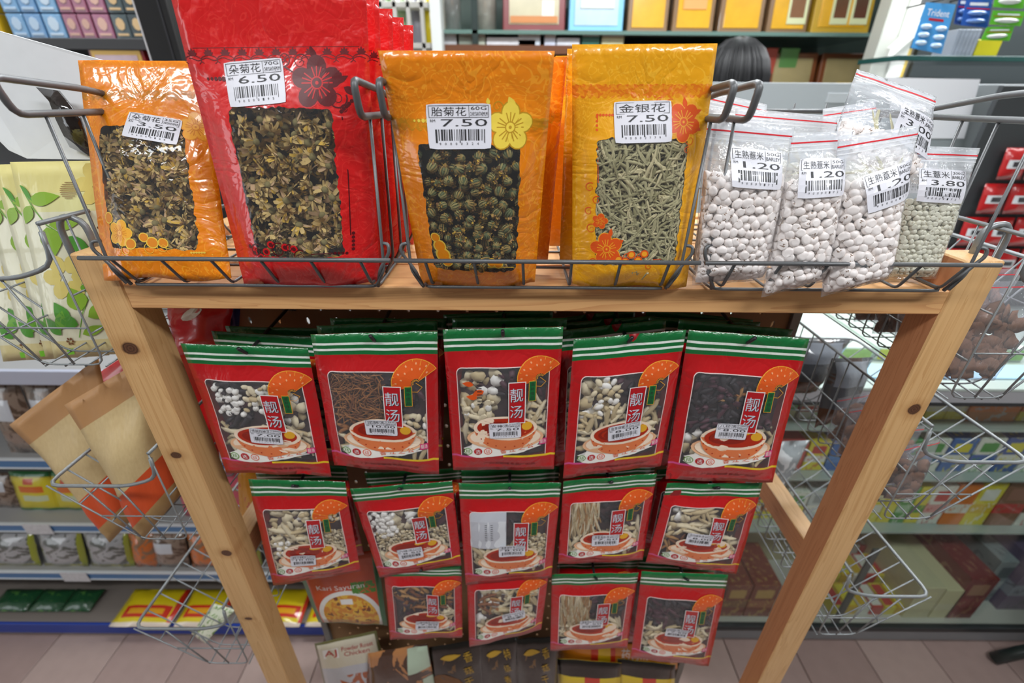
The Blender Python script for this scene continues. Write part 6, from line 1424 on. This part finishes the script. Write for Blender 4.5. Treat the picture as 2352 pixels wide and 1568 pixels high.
for i in range(6): 
    x = 2184 + i * 9; m = MB(); a, z = at(x, 100, 1.62).x, zt2; m.box((a, 1.61, z), (a + .011, 1.68, at(x, 68, 1.62).z), bev=.001); o = m.build('thin_carton', plain('9aa2b0', .35, coat=.4), origin=(a, 1.61, z)); tag(o, '%s thin grey carton of the row on the dark green shelf' % ('leftmost', 'second', 'third', 'fourth', 'fifth', 'rightmost')[i], 'box', 'thin grey cartons on the dark green shelf')
m = MB(); p = at(2278, 108, 1.6); m.box((p.x - .035, 1.61, zt2), (p.x + .035, 1.66, p.z + .02), bev=.002); o = m.build('small_carton', plain('c8c01c', .4, coat=.3), origin=(p.x, 1.61, zt2)); tag(o, 'small yellow carton beside the thin grey cartons', 'box')
dk_ = MB(); p = at(2140, 160, 1.75); dk_.box((p.x - .1, 1.75, zt2 - .1095), (p.x + .06, 1.85, zt2 - .05), bev=.006); o = dk_.build('white_bundle', plain('b8bcc2', .5, nz=.2, nscale=20), origin=(p.x, 1.75, zt2 - .11)); tag(o, 'pale bundle lying on the dark shelf above the paper sheet', 'bundle')
# red packets hanging at the right edge
rk = thing('wire_rack', 'dark panel rack of red packets at the right edge', 'rack', (1.75, 1.3, 0)); X_ = at(2290, 450, 1.32).x
boxpart('panel', (X_ - .10, 1.34, 1.01), (X_ + .6, 1.355, 1.62), plain('3a3d40', .5), rk)
rpm = packet_mat('red_white_print', bands((.35, .62, .15, .85, 'c9ccd0'), (.4, .56, .3, .7, '38343a'), (0, .12, 0, 1, '7c1418'), base='a81418'), .35)
k = 0
for j in range(4):
    for i in range(5):
        x = X_ - .03 + i * .075 - j * .012; z = 1.475 - j * .092
        pack('red_snack_packet', 'red and white snack packet, %s row, %s from the left at the right edge' % (('top', 'second', 'third', 'bottom')[j], ('first', 'second', 'third', 'fourth', 'fifth')[i]), 'packet', [Vector((x, 1.325, z)), Vector((x + .068, 1.325, z)), Vector((x + .068, 1.315, z - .08)), Vector((x, 1.315, z - .08))], rpm, 300 + k, .012, nx=7, ny=7, group='red snack packets', wr=.003); k += 1

# ------------------------------------------------------------ dark green stool leg at the lower right
t = thing('stool', 'dark green tubular stool at the lower right corner', 'stool', (1.15, .70, 0))
DG = plain('1e2a28', .4, coat=.3)
foot = atz(2283, 1512, .012); 
for (dx, dy) in ((0, 0), (.36, 0), (0, -.34), (.36, -.34)):
    m = MB(); sx = 1 if dx == 0 else -1; sy = -1 if dy == 0 else 1
    p0 = foot + Vector((dx, dy, 0)); m.tube([p0, p0 + Vector((sx * .05, sy * .02, .09)), p0 + Vector((sx * .10, sy * .05, .13)), p0 + Vector((sx * .13, sy * .08, .40))], .018, 10, round_=.03); m.build('leg', DG, t, True)
m = MB(); m.lathe([(.001, .40), (.15, .40), (.165, .415), (.165, .435), (.15, .45), (.001, .45)], (foot.x + .18, foot.y - .17, 0), 24); m.build('seat', DG, t, True)

for o in bpy.data.objects:
    if '_w' in o: del o['_w']
